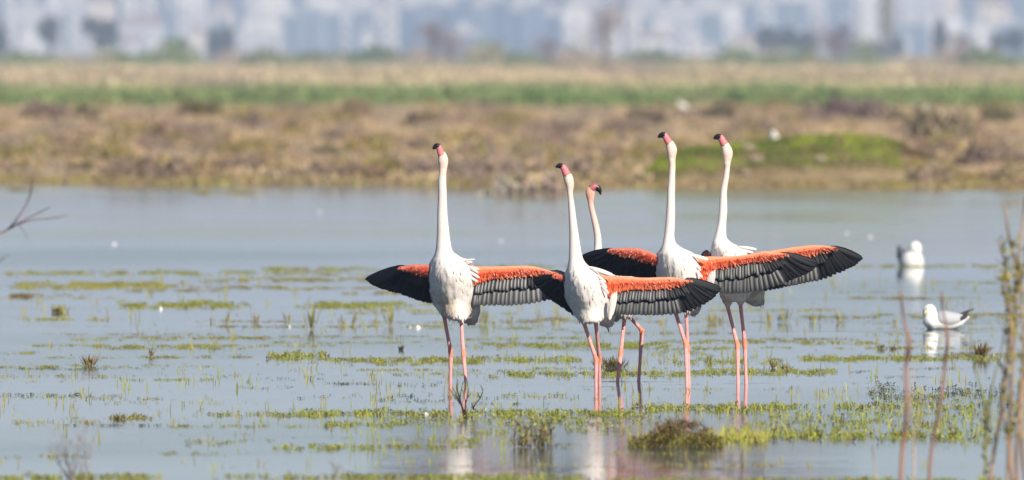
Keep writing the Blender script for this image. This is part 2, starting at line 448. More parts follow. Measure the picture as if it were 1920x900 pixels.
def flamingo(wl, x0, rows, head, bill, tip, legs, label, turn=-0.5, tailx=0.0, tone=(0.85, 0.785, 0.74), neck_tone=None, stain=1.0, folded=False):
    D = depth_at(wl); conv = Conv(D, x0); s = conv.s
    root = empty('flamingo', ((x0 - 960) * s, D, 0), label, 'flamingo', 'greater flamingos displaying in the shallows')
    G = Geo()
    R = spline(rows, 4)
    N = 22; V = []; Fs = []
    for (y, xl, xr) in R:
        w = (xr - xl) / 2; cx = (xl + xr) / 2
        t = max(0, min(1, (w - 13) / 26)); low = max(0, min(1, (y - rows[-9][0]) / (rows[-1][0] - rows[-9][0]))); low = low * low * (3 - 2 * low)
        d = w * (1 + 0.75 * t) ; sh = w * (0.75 * t + 0.75 * t * low)
        for k in range(N):
            th = 2 * math.pi * k / N
            V.append(conv(cx + w * math.cos(th), y, (sh + d * math.sin(th)) * s))
    for i in range(len(R) - 1):
        for k in range(N):
            Fs.append((i * N + k, (i + 1) * N + k, (i + 1) * N + (k + 1) % N, i * N + (k + 1) % N))
    Fs.append(tuple(range(N))); Fs.append(tuple(reversed([(len(R) - 1) * N + k for k in range(N)])))
    G.put(V, Fs)
    # tail: short blunt fan behind and below
    yb = rows[-1][0]; xb = (rows[-3][1] + rows[-3][2]) / 2 + tailx
    G.tube([conv(xb, yb - 30, 0.16), conv(xb + tailx * 0.3 + 3, yb - 16, 0.27), conv(xb + tailx * 0.6 + 5, yb - 3, 0.36), conv(xb + tailx + 6, yb + 5, 0.43)],
           [30 * s, 24 * s, 14 * s, 5 * s], 12)
    # head
    hd = spline(head, 4)
    G.tube([conv(a, b, 0.0) for a, b, c in hd], [c * s for a, b, c in hd], 14, flat=0.85)
    legcol = []
    for (top, hock, foot) in legs:
        t3 = conv(top[0], top[1], 0.10)
        fD = depth_at(foot[1]); f3_ = Vector(((foot[0] - 960) * fD / F - conv.x0, fD - D, -0.06))
        h_t = (hock[1] - top[1]) / (foot[1] - top[1])
        h3 = conv(hock[0], hock[1], 0.10 * (1 - h_t) + (fD - D) * h_t + 0.03)
        th3 = conv(top[0], top[1] - 26, 0.08)
        G.tube([th3, t3 + (th3 - t3) * 0.3, t3 + (t3 - h3) * 0.02], [17 * s, 9.5 * s, 4.8 * s], 10)
        pts = [t3 + (th3 - t3) * 0.35, t3, t3 + (h3 - t3) * 0.5, t3 + (h3 - t3) * 0.88, h3, h3 + (f3_ - h3) * 0.10, h3 + (f3_ - h3) * 0.5, h3 + (f3_ - h3) * 0.95, f3_]
        G.tube(pts, [4.4 * s, 4.0 * s, 3.5 * s, 4.0 * s, 5.3 * s, 4.2 * s, 3.3 * s, 3.5 * s, 4.8 * s], 10)
        # webbed foot on the bottom
        for a in (-0.5, 0, 0.5):
            G.tube([f3_, f3_ + Vector((math.sin(a) * 0.09, -math.cos(a) * 0.09, -0.012))], [4.5 * s, 3 * s], 6)
        legcol.append((t3, h3, f3_))
    me = remesh(G, 0.0045, 3)
    nv = len(me.vertices); Vc = np.zeros(nv * 3); me.vertices.foreach_get('co', Vc); Vc = Vc.reshape(-1, 3)
    Nn = np.zeros(nv * 3); me.vertices.foreach_get('normal', Nn); Nn = Nn.reshape(-1, 3)
    zneck = conv(0, rows[0][0], 0).z; zsh = conv(0, rows[-9][0], 0).z; zleg = max(t.z for t, h, f in legcol); zb = conv(0, rows[-1][0], 0).z
    cols = np.zeros((nv, 3)); nt_ = np.array(neck_tone or (0.82, 0.675, 0.62)); tn = np.array(tone)
    disp = np.zeros(nv); isleg = np.zeros(nv, bool)
    for i in range(nv):
        v = Vector(Vc[i]); z = v.z
        leg = False
        if z < zleg + 0.01:
            for (t3, h3, f3_) in legcol:
                for (a, b) in ((t3, h3), (h3, f3_)):
                    ab = b - a; tt = max(0, min(1.4, (v - a).dot(ab) / ab.length_squared))
                    if (v - (a + ab * tt)).length < (7.6 if b is f3_ or tt > 0.05 else 6.4) * s + 0.002: leg = True
            if z < zb - 0.05: leg = True
        if leg:
            isleg[i] = True
            nh = min((v - h3).length for _, h3, _ in legcol)
            c = np.array((0.86, 0.39, 0.37)) if nh > 0.035 else np.array((0.86, 0.30, 0.20))
            cols[i] = c * (0.92 + 0.16 * mnoise.noise(v * 60))
            continue
        t = min(1, max(0, (z - zsh) / (zneck - zsh)))
        c = tn * (1 - t) + nt_ * t
        if z < zsh + 0.02:
            # downy relief: overlapping tufts that run down the body
            n1 = mnoise.noise(Vector((v.x * 22, v.y * 22, v.z * 11))); n2 = mnoise.noise(Vector((v.x * 60, v.y * 60, v.z * 26)))
            k = min(1, (zsh + 0.02 - z) / 0.08)
            disp[i] = k * (0.0058 * n1 + 0.0018 * n2)
            q = mnoise.noise(Vector((v.x * 9 + x0, v.y * 7, v.z * 7)))
            lowk = min(1, max(0, (zsh - 0.10 - z) / 0.14))
            st = min(.8, stain * lowk * max(0, q * 1.2 + 0.22))
            c = c * (1 - st) + np.array((0.56, 0.42, 0.29)) * st
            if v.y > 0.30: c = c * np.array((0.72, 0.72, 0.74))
        elif t > 0.93:
            c = c * np.array((1.0, 0.93, 0.86))
        if t > 0:
            nz = mnoise.noise(Vector((v.x * 30 + x0, v.y * 30, v.z * 7))); c = c * (1 + np.array((.02, .09, .11)) * nz); disp[i] += .0014 * nz * min(1, t * 4)
        cols[i] = np.clip(c, 0, 0.88)
    Vc = Vc + Nn * disp[:, None]
    me.vertices.foreach_set('co', Vc.astype(np.float32).ravel()); me.update()
    a = me.color_attributes.new('Col', 'FLOAT_COLOR', 'POINT'); c4 = np.ones((nv, 4), np.float32); c4[:, :3] = cols; a.data.foreach_set('color', c4.ravel())
    me.polygons.foreach_set('use_smooth', np.ones(len(me.polygons), bool))
    add('body', me, M['plumage'], root)
    # contour feathers
    m_ = (~isleg) & (Vc[:, 2] < zsh + 0.03)
    idx = np.where(m_)[0]; pick = rng.choice(idx, min(520, len(idx)), replace=False)
    nn = Nn[pick]; down = np.tile(np.array([0.12, 0.5, -1.0]), (len(pick), 1)); dd = down - nn * (down * nn).sum(1, keepdims=True)
    dd /= np.linalg.norm(dd, axis=1, keepdims=True) + 1e-6; dd = dd + nn * 0.03 + rng.normal(size=dd.shape) * 0.05; dd /= np.linalg.norm(dd, axis=1, keepdims=True)
    Lf = rng.uniform(0.018, 0.044, len(pick)); sd = np.cross(nn, dd); sd /= np.linalg.norm(sd, axis=1, keepdims=True) + 1e-6
    base = Vc[pick] + nn * 0.0005; L_ = Lf[:, None]
    Vp = np.stack([base, base + dd * L_ * .4 + sd * L_ * .13 + nn * .0007, base + dd * L_ * .8 + sd * L_ * .10 + nn * .0003, base + dd * L_, base + dd * L_ * .8 - sd * L_ * .10 + nn * .0003, base + dd * L_ * .4 - sd * L_ * .13 + nn * .0007], axis=1).reshape(-1, 3)
    cf = np.repeat(np.clip(cols[pick] * rng.uniform(0.97, 1.03, (len(pick), 1)), 0, .88), 6, axis=0)
    add('contour_feathers', np_mesh('contour_feathers', Vp, np.arange(len(Vp)).reshape(-1, 6), cf), M['down'], root, kind='stuff')
    # bill
    G = Geo(); bb = spline(bill, 4); G.tube([conv(a, b, -0.004) for a, b, c in bb], [c * s for a, b, c in bb], 12, flat=0.8)
    bl = add('bill', G.mesh('bill', cols=False), M['bill_dark'] if folded else M['bill_pink'], root)
    G = Geo(); tt = spline(tip, 4)
    G.tube([conv(a, b, -0.005) for a, b, c in tt], [c * s for a, b, c in tt], 12, flat=0.8)
    lo_ = [(a + 0.5, b + c * 0.75, c * 0.55) for a, b, c in tt]
    G.tube([conv(a, b, -0.005) for a, b, c in lo_], [c * s for a, b, c in lo_], 10, flat=0.9)
    add('bill_tip', G.mesh('bill_tip', cols=False), M['bill_black'], bl)
    # eyes
    h = hd[int(len(hd) * 0.72)]
    for sg in (-1, 1):
        G = Geo(); c0 = conv(h[0] - 1.5, h[1], sg * h[2] * s * 0.83)
        G.tube([c0 + Vector((0, -0.0045, 0)), c0 + Vector((0, -0.003, 0)), c0, c0 + Vector((0, 0.003, 0)), c0 + Vector((0, 0.0045, 0))], [0.001, 0.0035, 0.0045, 0.0035, 0.001], 8)
        add('eye', G.mesh('eye', cols=False), M['eye'], root)
    return root, conv

def plumes(root, conv, items, me='white', off=-0.03):
    for (a, b, w) in items:
        feather_obj('plume', FE[me], conv(a[0], a[1], off), conv(b[0], b[1], off + 0.02), w * conv.s, Vector((0.1, -1, 0.1)).normalized(), root, twist=random.uniform(-.3, .3))

# leftmost bird
r1, c1 = flamingo(719.5, 847,
    [(318, 824, 837), (340, 821.5, 837), (360, 821, 837.5), (400, 820, 839), (440, 819, 843), (460, 817.5, 846), (472, 816, 850), (482, 812, 864), (490, 807, 876), (507, 801, 889), (525, 799, 893), (544, 801, 893), (563, 807, 890), (578, 817, 887), (590, 829, 882), (598, 842, 876), (602, 852, 870)],
    [(830.5, 322, 6.8), (831, 312, 8), (831, 303, 9.6), (830, 295, 9), (827.5, 288, 7), (825, 283, 5)],
    [(828, 291, 7.2), (825.5, 284, 6.2), (823.5, 278, 5.6), (821, 274.5, 4.8)], [(823.5, 275, 5.2), (819, 273.2, 4.8), (814.5, 275.5, 3.4), (811.5, 279, 1.2)],
    [((832.6, 594), (845, 661), (844.5, 718.5)), ((864, 594), (869, 664), (875.6, 721))],
    'leftmost white flamingo standing apart, both wings spread, neck stretched up', tailx=14, stain=1.3)
build_wing(r1, c1, [(868, 489), (891, 499), (922, 500), (953, 499.4), (977, 498.7), (1000, 500), (1023, 506), (1039, 511), (1057, 517), (1068, 524)],
    [(897, 528), (915, 522), (938, 519), (960, 517), (980, 516), (1000, 514), (1015, 512), (1028, 511), (1036, 511), (1040, 511)],
    [(889, 572), (905, 574), (930, 574), (953, 574), (977, 572), (1000, 570), (1028, 564), (1048, 552), (1062, 540), (1070, 525)], 0.28, 1, seed=1, root_low=(880, 538))
build_wing(r1, c1, [(812, 494), (802.6, 496.5), (779, 495.7), (754, 500), (725, 511), (700.6, 519.5), (684, 525.7)],
    [(806, 514), (798, 512), (790, 511), (782, 509), (775, 507), (768, 505), (762, 503), (757, 502), (754, 502), (752, 501)],
    [(808, 570), (797, 568), (787, 566), (775, 562), (762, 557), (748, 552), (730, 547), (712, 541), (696, 535), (684, 525)], 0.55, -1, seed=2)
plumes(r1, c1, [((868, 488), (891, 486), 3), ((862, 484), (886, 492), 5), ((880, 500), (897, 512), 6), ((878, 508), (899, 521), 6), ((876, 516), (896, 529), 6), ((874, 500), (899, 505), 5)])

# second bird, front of the group
r2, c2 = flamingo(727, 1100,
    [(362, 1063.8, 1074.2), (376, 1065, 1076), (400, 1066, 1079.5), (437, 1067.5, 1084.6), (465, 1067, 1089), (480, 1066.5, 1092), (490, 1065.5, 1096), (500, 1063.5, 1106), (510, 1060, 1120), (519, 1057.5, 1128), (531, 1055.5, 1134), (549, 1056, 1141), (566, 1060, 1145), (580, 1067, 1145), (590, 1075, 1142), (600, 1085, 1133), (606, 1094, 1120)],
    [(1069.2, 366, 5.4), (1069, 357, 6.2), (1068.6, 348, 8), (1067, 340, 9.4), (1065, 333, 9.1), (1062, 326, 7.6), (1059.5, 321, 5.5)],
    [(1063, 328, 7.8), (1059.5, 320, 6.9), (1056, 314, 5.9), (1053.5, 310.8, 4.8)], [(1054.5, 311.5, 5.0), (1049.5, 310.3, 4.4), (1045, 311.4, 2.8), (1041.5, 313, 1.0)],
    [((1096, 609), (1118, 675), (1117.5, 727)), ((1117.3, 608), (1124, 672), (1123.6, 725))],
    'white flamingo in front of the others, wings spread, legs close together, second from the left', tailx=16, stain=0.3)
build_wing(r2, c2, [(1108, 507), (1120, 512), (1136.7, 516), (1173, 519), (1210, 521), (1246.7, 520), (1268.7, 521), (1283, 524.7), (1309, 526.5), (1334.7, 532), (1351, 539)],
    [(1160, 545), (1180, 541), (1200, 540), (1220, 540), (1240, 539), (1258, 537), (1272, 533), (1282, 529), (1288, 526), (1292, 525)],
    [(1150, 590), (1170, 591), (1192, 591.5), (1215, 592), (1240, 592), (1268, 590), (1300, 583), (1327, 569), (1343, 557), (1354, 543)], 0.22, 1, nfly=30, ncov=26, seed=3, root_low=(1134, 556))
build_wing(r2, c2, [(1072, 508), (1064, 512), (1057, 515), (1040, 514), (1023, 517), (1008, 521), (1000, 525)],
    [(1072, 528), (1069, 527), (1066, 526), (1062, 524), (1058, 522), (1054, 520), (1050, 519), (1047, 518), (1044, 518), (1042, 518)],
    [(1074, 592), (1066, 586), (1057, 580), (1046, 573), (1036, 566), (1026, 556), (1016, 548), (1008, 540), (1002, 533), (999, 525)], 0.6, -1, seed=4)
plumes(r2, c2, [((1105, 500), (1150, 516), 8), ((1112, 504), (1142, 516), 7), ((1152, 548), (1143, 600), 9), ((1156, 546), (1147, 592), 8), ((1148, 550), (1141, 596), 8), ((1125, 525), (1138, 540), 6), ((1128, 535), (1141, 551), 6), ((1120, 516), (1136, 530), 6)], off=-0.045)

# rear bird with folded wings, head turned right
r3, c3 = flamingo(715.5, 1158,
    [(376, 1102, 1112), (385, 1103, 1113.5), (400, 1106, 1117), (418, 1109.5, 1122), (437, 1113, 1126.4), (452, 1114, 1128), (466, 1113.6, 1129), (474, 1112, 1134), (484, 1109, 1150), (500, 1106, 1178), (520, 1108, 1198), (545, 1116, 1204), (565, 1132, 1203), (578, 1145, 1197), (588, 1156, 1190), (595, 1164, 1184)],
    [(1107.3, 380, 5.2), (1107, 372, 7), (1106.6, 364, 8.8), (1107, 357, 8.6), (1110, 352, 7.2), (1113, 350.5, 5.5)],
    [(1108.5, 354, 7.8), (1113, 351, 7.2), (1117, 350.5, 6.2), (1119.5, 352, 5.4)], [(1117.5, 351, 5.4), (1121.5, 353, 5.4), (1124.5, 358, 3.8), (1125.8, 364.5, 1.4)],
    [((1170.7, 600), (1164, 662.7), (1155.5, 716.5)), ((1181, 595), (1204, 620), (1196.5, 715))],
    'flamingo walking at the back with folded wings and its dark pink face turned right', tailx=-14, neck_tone=(0.76, 0.45, 0.36), stain=1.0, folded=True)
for (a, b, w) in [((1128, 490), (1185, 560), 34), ((1132, 505), (1196, 572), 30), ((1136, 520), (1200, 584), 24)]:
    feather_obj('folded_wing', FE['pinkish'], c3(*a, -0.12), c3(*b, -0.02), w * c3.s, Vector((0, -1, 0.2)).normalized(), r3, twist=0.15, thick=w * c3.s * 0.5)

# fourth bird
r4, c4_ = flamingo(722, 1275,
    [(300, 1253.5, 1266.5), (312, 1254.4, 1266.7), (333, 1253, 1266), (360, 1251, 1265.6), (395, 1249.4, 1265.8), (427, 1246.5, 1265), (444, 1244.5, 1264.5), (456, 1242.5, 1268), (464, 1239.5, 1278), (470, 1236, 1291), (478, 1231, 1304), (493, 1228, 1314), (510, 1228, 1318), (530, 1231, 1319), (550, 1238, 1316), (565, 1248, 1309), (577, 1260, 1300), (584, 1268, 1294)],
    [(1260.2, 304, 6.2), (1260, 296, 7.2), (1259.8, 288, 9.2), (1259.6, 280, 10.1), (1257, 272, 8.6), (1253.5, 266, 6.8), (1251, 261, 5)],
    [(1254.5, 268, 7.2), (1250.5, 261, 6.4), (1247.5, 255.5, 5.6), (1245, 252.6, 4.6)], [(1246.5, 253, 5.2), (1241.5, 252.5, 4.8), (1237, 254.3, 3.4), (1233, 257, 1.1)],
    [((1268, 590), (1286, 646), (1288.8, 723.5)), ((1287, 588), (1289.5, 653), (1292.8, 721.5))],
    'tallest white flamingo, second from the right, its wing crossing the rightmost bird', tailx=10, stain=0.5)
build_wing(r4, c4_, [(1296, 480), (1310, 481), (1326.7, 481), (1368, 481), (1409, 476.7), (1429.5, 471.5), (1450, 472.6), (1470.6, 476), (1512, 481), (1534, 495)],
    [(1344, 502), (1362, 497), (1382, 493), (1402, 490), (1420, 488), (1438, 486), (1452, 482), (1462, 479), (1468, 477), (1472, 477)],
    [(1340, 545), (1357, 551), (1380, 551), (1402, 550), (1429, 545), (1462, 536), (1491, 524), (1514, 514), (1528, 505), (1535, 493)], 0.16, 1, nfly=30, ncov=26, seed=5, root_low=(1316, 534))
build_wing(r4, c4_, [(1238, 482), (1228.5, 477), (1209, 469), (1186, 465), (1146.7, 466.8), (1120, 470), (1102, 474), (1091.6, 480)],
    [(1228, 492), (1220, 489), (1210, 486), (1200, 483), (1190, 481), (1180, 480), (1170, 477), (1160, 473), (1152, 471), (1147, 470)],
    [(1229, 526), (1217, 524), (1204, 522), (1190, 520), (1176, 519), (1160, 518), (1140, 512), (1118, 503), (1100, 497), (1091, 483)], 0.5, -1, nfly=28, seed=6)
plumes(r4, c4_, [((1290, 476), (1328, 486), 7), ((1336, 508), (1326, 534), 9), ((1340, 506), (1333, 540), 8), ((1300, 492), (1314, 508), 6), ((1302, 504), (1317, 520), 6)], off=-0.05)

# rightmost bird
r5, c5 = flamingo(720, 1378,
    [(306, 1357, 1370), (315, 1358, 1368.7), (333, 1355.5, 1367), (360, 1350.7, 1363.3), (394, 1348, 1363.7), (415, 1346, 1362), (436, 1341.5, 1361.7), (448, 1338, 1364), (456, 1335.5, 1374), (463, 1334, 1388), (475, 1332, 1405), (490, 1331, 1412), (510, 1332, 1416), (530, 1339, 1416), (545, 1348, 1413), (557, 1357, 1405), (566, 1366, 1395)],
    [(1363.5, 309, 6), (1363.8, 300, 7.4), (1364.2, 292, 9.4), (1363.6, 284, 10.2), (1361, 276, 8.8), (1357.5, 269, 7), (1355, 264, 5)],
    [(1358.5, 271, 7.6), (1354.8, 264, 6.8), (1352, 258.5, 5.8), (1349.5, 256, 4.8)], [(1351, 256.5, 5.2), (1346, 255.8, 4.8), (1341.5, 257.3, 3.4), (1338, 260, 1.1)],
    [((1365, 576), (1383, 648), (1384.2, 721)), ((1389, 573), (1397, 645), (1399.6, 719.5))],
    'rightmost white flamingo, neck stretched up, its long wing tip reaching farthest right', tailx=22, stain=0.4)
build_wing(r5, c5, [(1392, 470), (1405, 474), (1430, 473), (1470, 466.5), (1512, 461), (1540, 460.5), (1561, 463), (1594, 468.5), (1613, 476), (1618, 486)],
    [(1412, 497), (1432, 493), (1455, 489), (1478, 485), (1500, 481), (1518, 478), (1535, 472), (1550, 467), (1560, 465), (1565, 465)],
    [(1405, 545), (1430, 546), (1455, 543), (1478, 538), (1500, 534), (1525, 529), (1553, 522), (1582, 509), (1604, 499), (1619, 486)], 0.2, 1, nfly=30, ncov=26, seed=7, root_low=(1398, 512))
build_wing(r5, c5, [(1340, 474), (1334, 473), (1328, 473), (1322, 475), (1316, 479)],
    [(1338, 484), (1336, 483), (1334, 482), (1333, 481), (1332, 480), (1331, 479), (1330, 478), (1329, 477), (1328, 477), (1327, 476)],
    [(1338, 522), (1335, 520), (1332, 516), (1329, 512), (1326, 508), (1323, 503), (1320, 498), (1318, 493), (1316, 488), (1315, 481)], 3.0, -1, nfly=14, ncov=10, seed=8)
plumes(r5, c5, [((1385, 462), (1419, 468), 6), ((1380, 464), (1412, 474), 7)])

# ------------------------------------------------------------------ gulls
def gull(name, px, py, label, spec):
    D = depth_at(py); cv = Conv(D, px)
    root = empty(name, ((px - 960) * cv.s, D, 0), label, 'gull')
    for (nm, m, tubes) in spec:
        G = Geo()
        for (pts, fl) in tubes:
            A = spline(pts, 4)
            G.tube([cv(a, b, d) for a, b, d, r in A], [max(r, .15) * cv.s for a, b, d, r in A], 14, flat=fl)
        add(nm, G.mesh(nm, cols=False) if nm != 'body' else remesh_g(G), M[m], root)
    return root
def remesh_g(G):
    me = remesh(G, 0.006, 3); me.polygons.foreach_set('use_smooth', np.ones(len(me.polygons), bool)); return me
gull('gull', 1708, 499, 'gull resting farther back on the water, chest on, dark wing at its left', [
    ('body', 'gull_white', [([(1708, 501, 0.14, 10), (1710, 492, 0.02, 22), (1712, 483, -0.02, 20), (1715, 472, -0.04, 13), (1716, 466, -0.05, 12), (1716, 459, -0.05, 10), (1716, 453, -0.05, 4)], 1.0),
                            ([(1708, 493, -0.05, 14), (1700, 489, 0.10, 19), (1694, 488, 0.22, 12), (1690, 486, 0.32, 5)], 0.8)]),
    ('folded_wing', 'gull_dusk', [([(1701, 478, 0.02, 5), (1696, 480, 0.1, 13), (1693, 478, 0.2, 11), (1688, 467, 0.30, 5), (1686, 461, 0.36, 1.5)], 1.0)]),
    ('bill', 'gull_bill', [([(1716, 467, -0.09, 1.6), (1717, 468.5, -0.11, 1.3), (1717, 470, -0.125, 0.5)], 1.0)]),
])
gull('gull', 1775, 617, 'gull swimming at the right with white chest, pale grey back and raised dark wing tips', [
    ('body', 'gull_white', [([(1735, 612, 0, 9), (1744, 606, 0, 17), (1758, 604, 0, 17), (1778, 606, 0, 15), (1796, 604, 0, 11), (1808, 598, 0, 6), (1818, 594, 0, 3)], 1.25),
                            ([(1746, 602, 0, 17), (1744, 592, 0, 13), (1743, 584, 0, 13), (1743, 577, 0, 11), (1743, 571, 0, 5)], 1.0)]),
    ('folded_wing', 'gull_grey', [([(1752, 596, 0, 6), (1760, 598, 0, 16), (1778, 600, 0, 16.5), (1796, 598, 0, 12), (1806, 594, 0, 6)], 1.35)]),
    ('wing_tip', 'gull_dark', [([(1797, 595, 0, 5), (1805, 590, 0, 4.5), (1813, 585, 0, 3), (1826, 579, 0, 1)], 0.8), ([(1800, 598, -.04, 4), (1808, 594, -.04, 3), (1818, 589, -.04, 1)], 0.8)]),
    ('bill', 'gull_bill', [([(1738, 583, -0.03, 2.6), (1735, 585, -0.05, 2), (1733, 588, -0.07, .9)], 1.0)]),
    ('eye', 'gull_dark', [([(1738, 578, -0.036, 1.0), (1738, 578, -0.042, 1.2), (1738, 578, -0.046, .4)], 1.0)]),
])

# ------------------------------------------------------------------ floating weed on the water
GREEN = (0.35, 0.375, 0.07); YEL = (0.47, 0.43, 0.10); OLIVE = (0.30, 0.26, 0.08); BROWN = (0.19, 0.13, 0.06); DARKG = (0.07, 0.10, 0.035)
bands = [ # x0,x1,y,half,density,palette,height px
 (15, 70, 357, 3, 1.2, BROWN, 5), (340, 500, 362, 4, 1.0, OLIVE, 4), (60, 330, 366, 2, .15, OLIVE, 3),
 (0, 420, 512, 4, .45, GREEN, 6), (400, 660, 510, 4, .3, GREEN, 6), (460, 640, 516, 2, .25, OLIVE, 4),
 (0, 345, 536, 6, .9, YEL, 6), (120, 330, 533, 3, .9, OLIVE, 5), (330, 480, 527, 3, .3, OLIVE, 4),
 (10, 60, 556, 4, .9, BROWN, 7), (60, 180, 553, 2, .35, BROWN, 3),
 (200, 480, 573, 5, .5, GREEN, 8), (330, 400, 569, 5, .5, GREEN, 9), (575, 770, 572, 5, .6, GREEN, 8), (510, 600, 541, 3, .5, YEL, 4), (650, 800, 515, 3, .25, GREEN, 5), (560, 680, 503, 2, .25, GREEN, 4), (460, 700, 506, 2, .3, GREEN, 4),
 (1225, 1290, 510, 3, .2, GREEN, 4), (1620, 1920, 500, 2.5, .45, GREEN, 5), (1700, 1890, 530, 2, .25, GREEN, 4), (1560, 1680, 548, 2, .15, OLIVE, 4), (1820, 1920, 548, 2, .2, GREEN, 4),
 (0, 900, 612, 1.2, .16, OLIVE, 2), (900, 1650, 604, 1.5, .25, OLIVE, 4), (1620, 1890, 606, 2, .2, OLIVE, 4),
 (890, 1260, 647, 4.5, 1.1, GREEN, 7), (1190, 1700, 642, 3, .5, GREEN, 5), (1300, 1560, 640, 2, .6, OLIVE, 4), (230, 400, 648, 2.5, .4, YEL, 4), (1640, 1860, 640, 2, .25, GREEN, 4),
 (0, 75, 662, 2.5, .9, GREEN, 4), (495, 620, 668, 7, .35, GREEN, 12), (620, 760, 677, 5, .4, GREEN, 9), (740, 1110, 675, 5, .45, GREEN, 9), (800, 900, 680, 5, .4, GREEN, 7),
 (1470, 1890, 672, 4, 1.1, GREEN, 7), (1230, 1480, 678, 6, .3, GREEN, 8), (1220, 1330, 664, 5, .25, GREEN, 7),
 (0, 330, 690, 2, .35, OLIVE, 3), (60, 420, 686, 3, .15, GREEN, 5), (800, 920, 702, 3, .6, GREEN, 6), (900, 1320, 702, 4.5, 1.3, GREEN, 8), (1300, 1580, 698, 5, .7, GREEN, 8), (640, 830, 703, 3, .25, GREEN, 5),
 (380, 640, 708, 6, .12, DARKG, 5), (600, 720, 719, 3, .5, DARKG, 6), (440, 560, 726, 3, .3, DARKG, 4), (730, 830, 722, 3, .3, DARKG, 6), (560, 900, 745, 6, .13, DARKG, 6),
 (0, 190, 745, 2, .55, GREEN, 4), (40, 330, 748, 2, .25, DARKG, 4), (700, 860, 752, 3, .4, DARKG, 5), (860, 1100, 742, 6, .22, GREEN, 7), (1440, 1700, 728, 8, .10, DARKG, 5),
 (1610, 1900, 740, 20, .22, DARKG, 9), (1640, 1900, 748, 16, .20, GREEN, 9),
 (200, 295, 784, 4, .8, OLIVE, 8), (360, 640, 778, 4, .45, GREEN, 8), (520, 880, 777, 6, .75, GREEN, 10), (290, 640, 800, 2.5, .7, GREEN, 5), (600, 760, 797, 5, .9, GREEN, 8), (700, 900, 790, 8, .35, GREEN, 9),
 (880, 1240, 777, 7, .75, GREEN, 11), (900, 1240, 792, 8, .30, GREEN, 10), (1180, 1480, 768, 8, .50, GREEN, 12), (1340, 1860, 764, 5, .35, GREEN, 12), (1400, 1860, 782, 9, .2, GREEN, 11), (1380, 1860, 800, 8, .22, GREEN, 11), (1350, 1860, 818, 8, .42, GREEN, 15), (1200, 1450, 826, 7, .7, GREEN, 12),
 (340, 440, 830, 4, .5, GREEN, 7), (290, 420, 851, 3, .4, GREEN, 6), (430, 520, 826, 2.5, .4, GREEN, 5), (500, 720, 840, 4, .55, GREEN, 9), (570, 900, 838, 4, .5, GREEN, 9), (800, 900, 825, 5, .35, GREEN, 9), (880, 960, 812, 6, .3, GREEN, 9), (1040, 1200, 806, 8, .25, GREEN, 9),
 (70, 165, 855, 3, .6, GREEN, 6), (0, 60, 858, 2, .3, GREEN, 5), (0, 320, 896, 5, .9, GREEN, 10), (400, 700, 895, 5, .5, GREEN, 9), (640, 1100, 897, 5, .9, GREEN, 10), (1100, 1700, 902, 5, .6, GREEN, 9), (1560, 1920, 908, 8, .6, GREEN, 12),
 (0, 1920, 700, 190, .0045, GREEN, 5), (0, 1920, 730, 160, .004, DARKG, 4),
]
for _ in range(90):
    yc = float(rng.uniform(498, 700)); xa = float(rng.uniform(-60, 1850)); ln = float(rng.uniform(90, 420))
    if 1250 < xa + ln / 2 < 1500 and yc < 560: continue
    bands.append((xa, xa + ln, yc, float(rng.uniform(1, 2.6)), float(rng.uniform(.25, .6)), (GREEN, YEL, OLIVE)[int(rng.integers(0, 3))], float(rng.uniform(3, 6))))
for _ in range(60):
    yc = float(rng.uniform(690, 880)); xa = float(rng.uniform(-60, 1850)); ln = float(rng.uniform(60, 300))
    bands.append((xa, xa + ln, yc, float(rng.uniform(1, 3)), float(rng.uniform(.16, .5)), (GREEN, YEL, DARKG)[int(rng.integers(0, 3))], float(rng.uniform(3, 7))))
Cs, Ds, Ls, Ws, Cc = [], [], [], [], []
for bi, (x0, x1, yc, hf, den, pal, hp) in enumerate(bands):
    wdt = x1 - x0
    if yc < 720: hp *= .8; den *= 1.25
    n = int(wdt * (2 * hf + hp * 0.6) * den / (4.5 if yc < 600 else 7.5 if yc < 700 else 16))
    px = rng.uniform(x0, x1, n * 3); py = yc + rng.normal(size=n * 3) * hf * 0.55
    # patchy: keep where a noise field is high, fade at the ends
    keep = np.array([mnoise.noise(Vector((a * 0.03, b * 0.22, bi * 0.0))) + 0.45 * mnoise.noise(Vector((a * 0.11, b * 0.4, 7))) for a, b in zip(px, py)])
    endf = np.minimum(1, np.minimum(px - x0, x1 - px) / (0.12 * wdt + 1))
    thr = keep + rng.uniform(-.45, .45, len(px)) + (endf - 1) * .5
    sel = np.argsort(-thr)[:n]
    px, py = px[sel], py[sel]
    m = 5
    for a, b in zip(px, py):
        D = depth_at(b); s = D / F
        k = rng.integers(3, m + 2)
        c = np.array([(a - 960) * s, D, 0.0]) + rng.normal(size=(k, 3)) * np.array([3 * s, 0.05, 0]); c[:, 2] = 0.001
        Cs.append(c); d = dirs(k, 0.35, 0.8); Ds.append(d)
        L = rng.uniform(0.35, 1.0, k) * hp * s * 0.9; Ls.append(L); Ws.append(np.maximum(L * 0.32, 1.0 * s))
        p = np.array(pal)
        if rng.random() < .18: p = np.array(YEL)
        if rng.random() < .12: p = np.array(BROWN)
        Cc.append(jitter(p, k, .22))
V, Fq, Cv = leaf_quads(np.concatenate(Cs), np.concatenate(Ds), np.concatenate(Ls), np.concatenate(Ws), np.concatenate(Cc))
add('floating_pondweed', np_mesh('floating_pondweed', V, Fq, Cv), M['leafy'], kind='stuff')

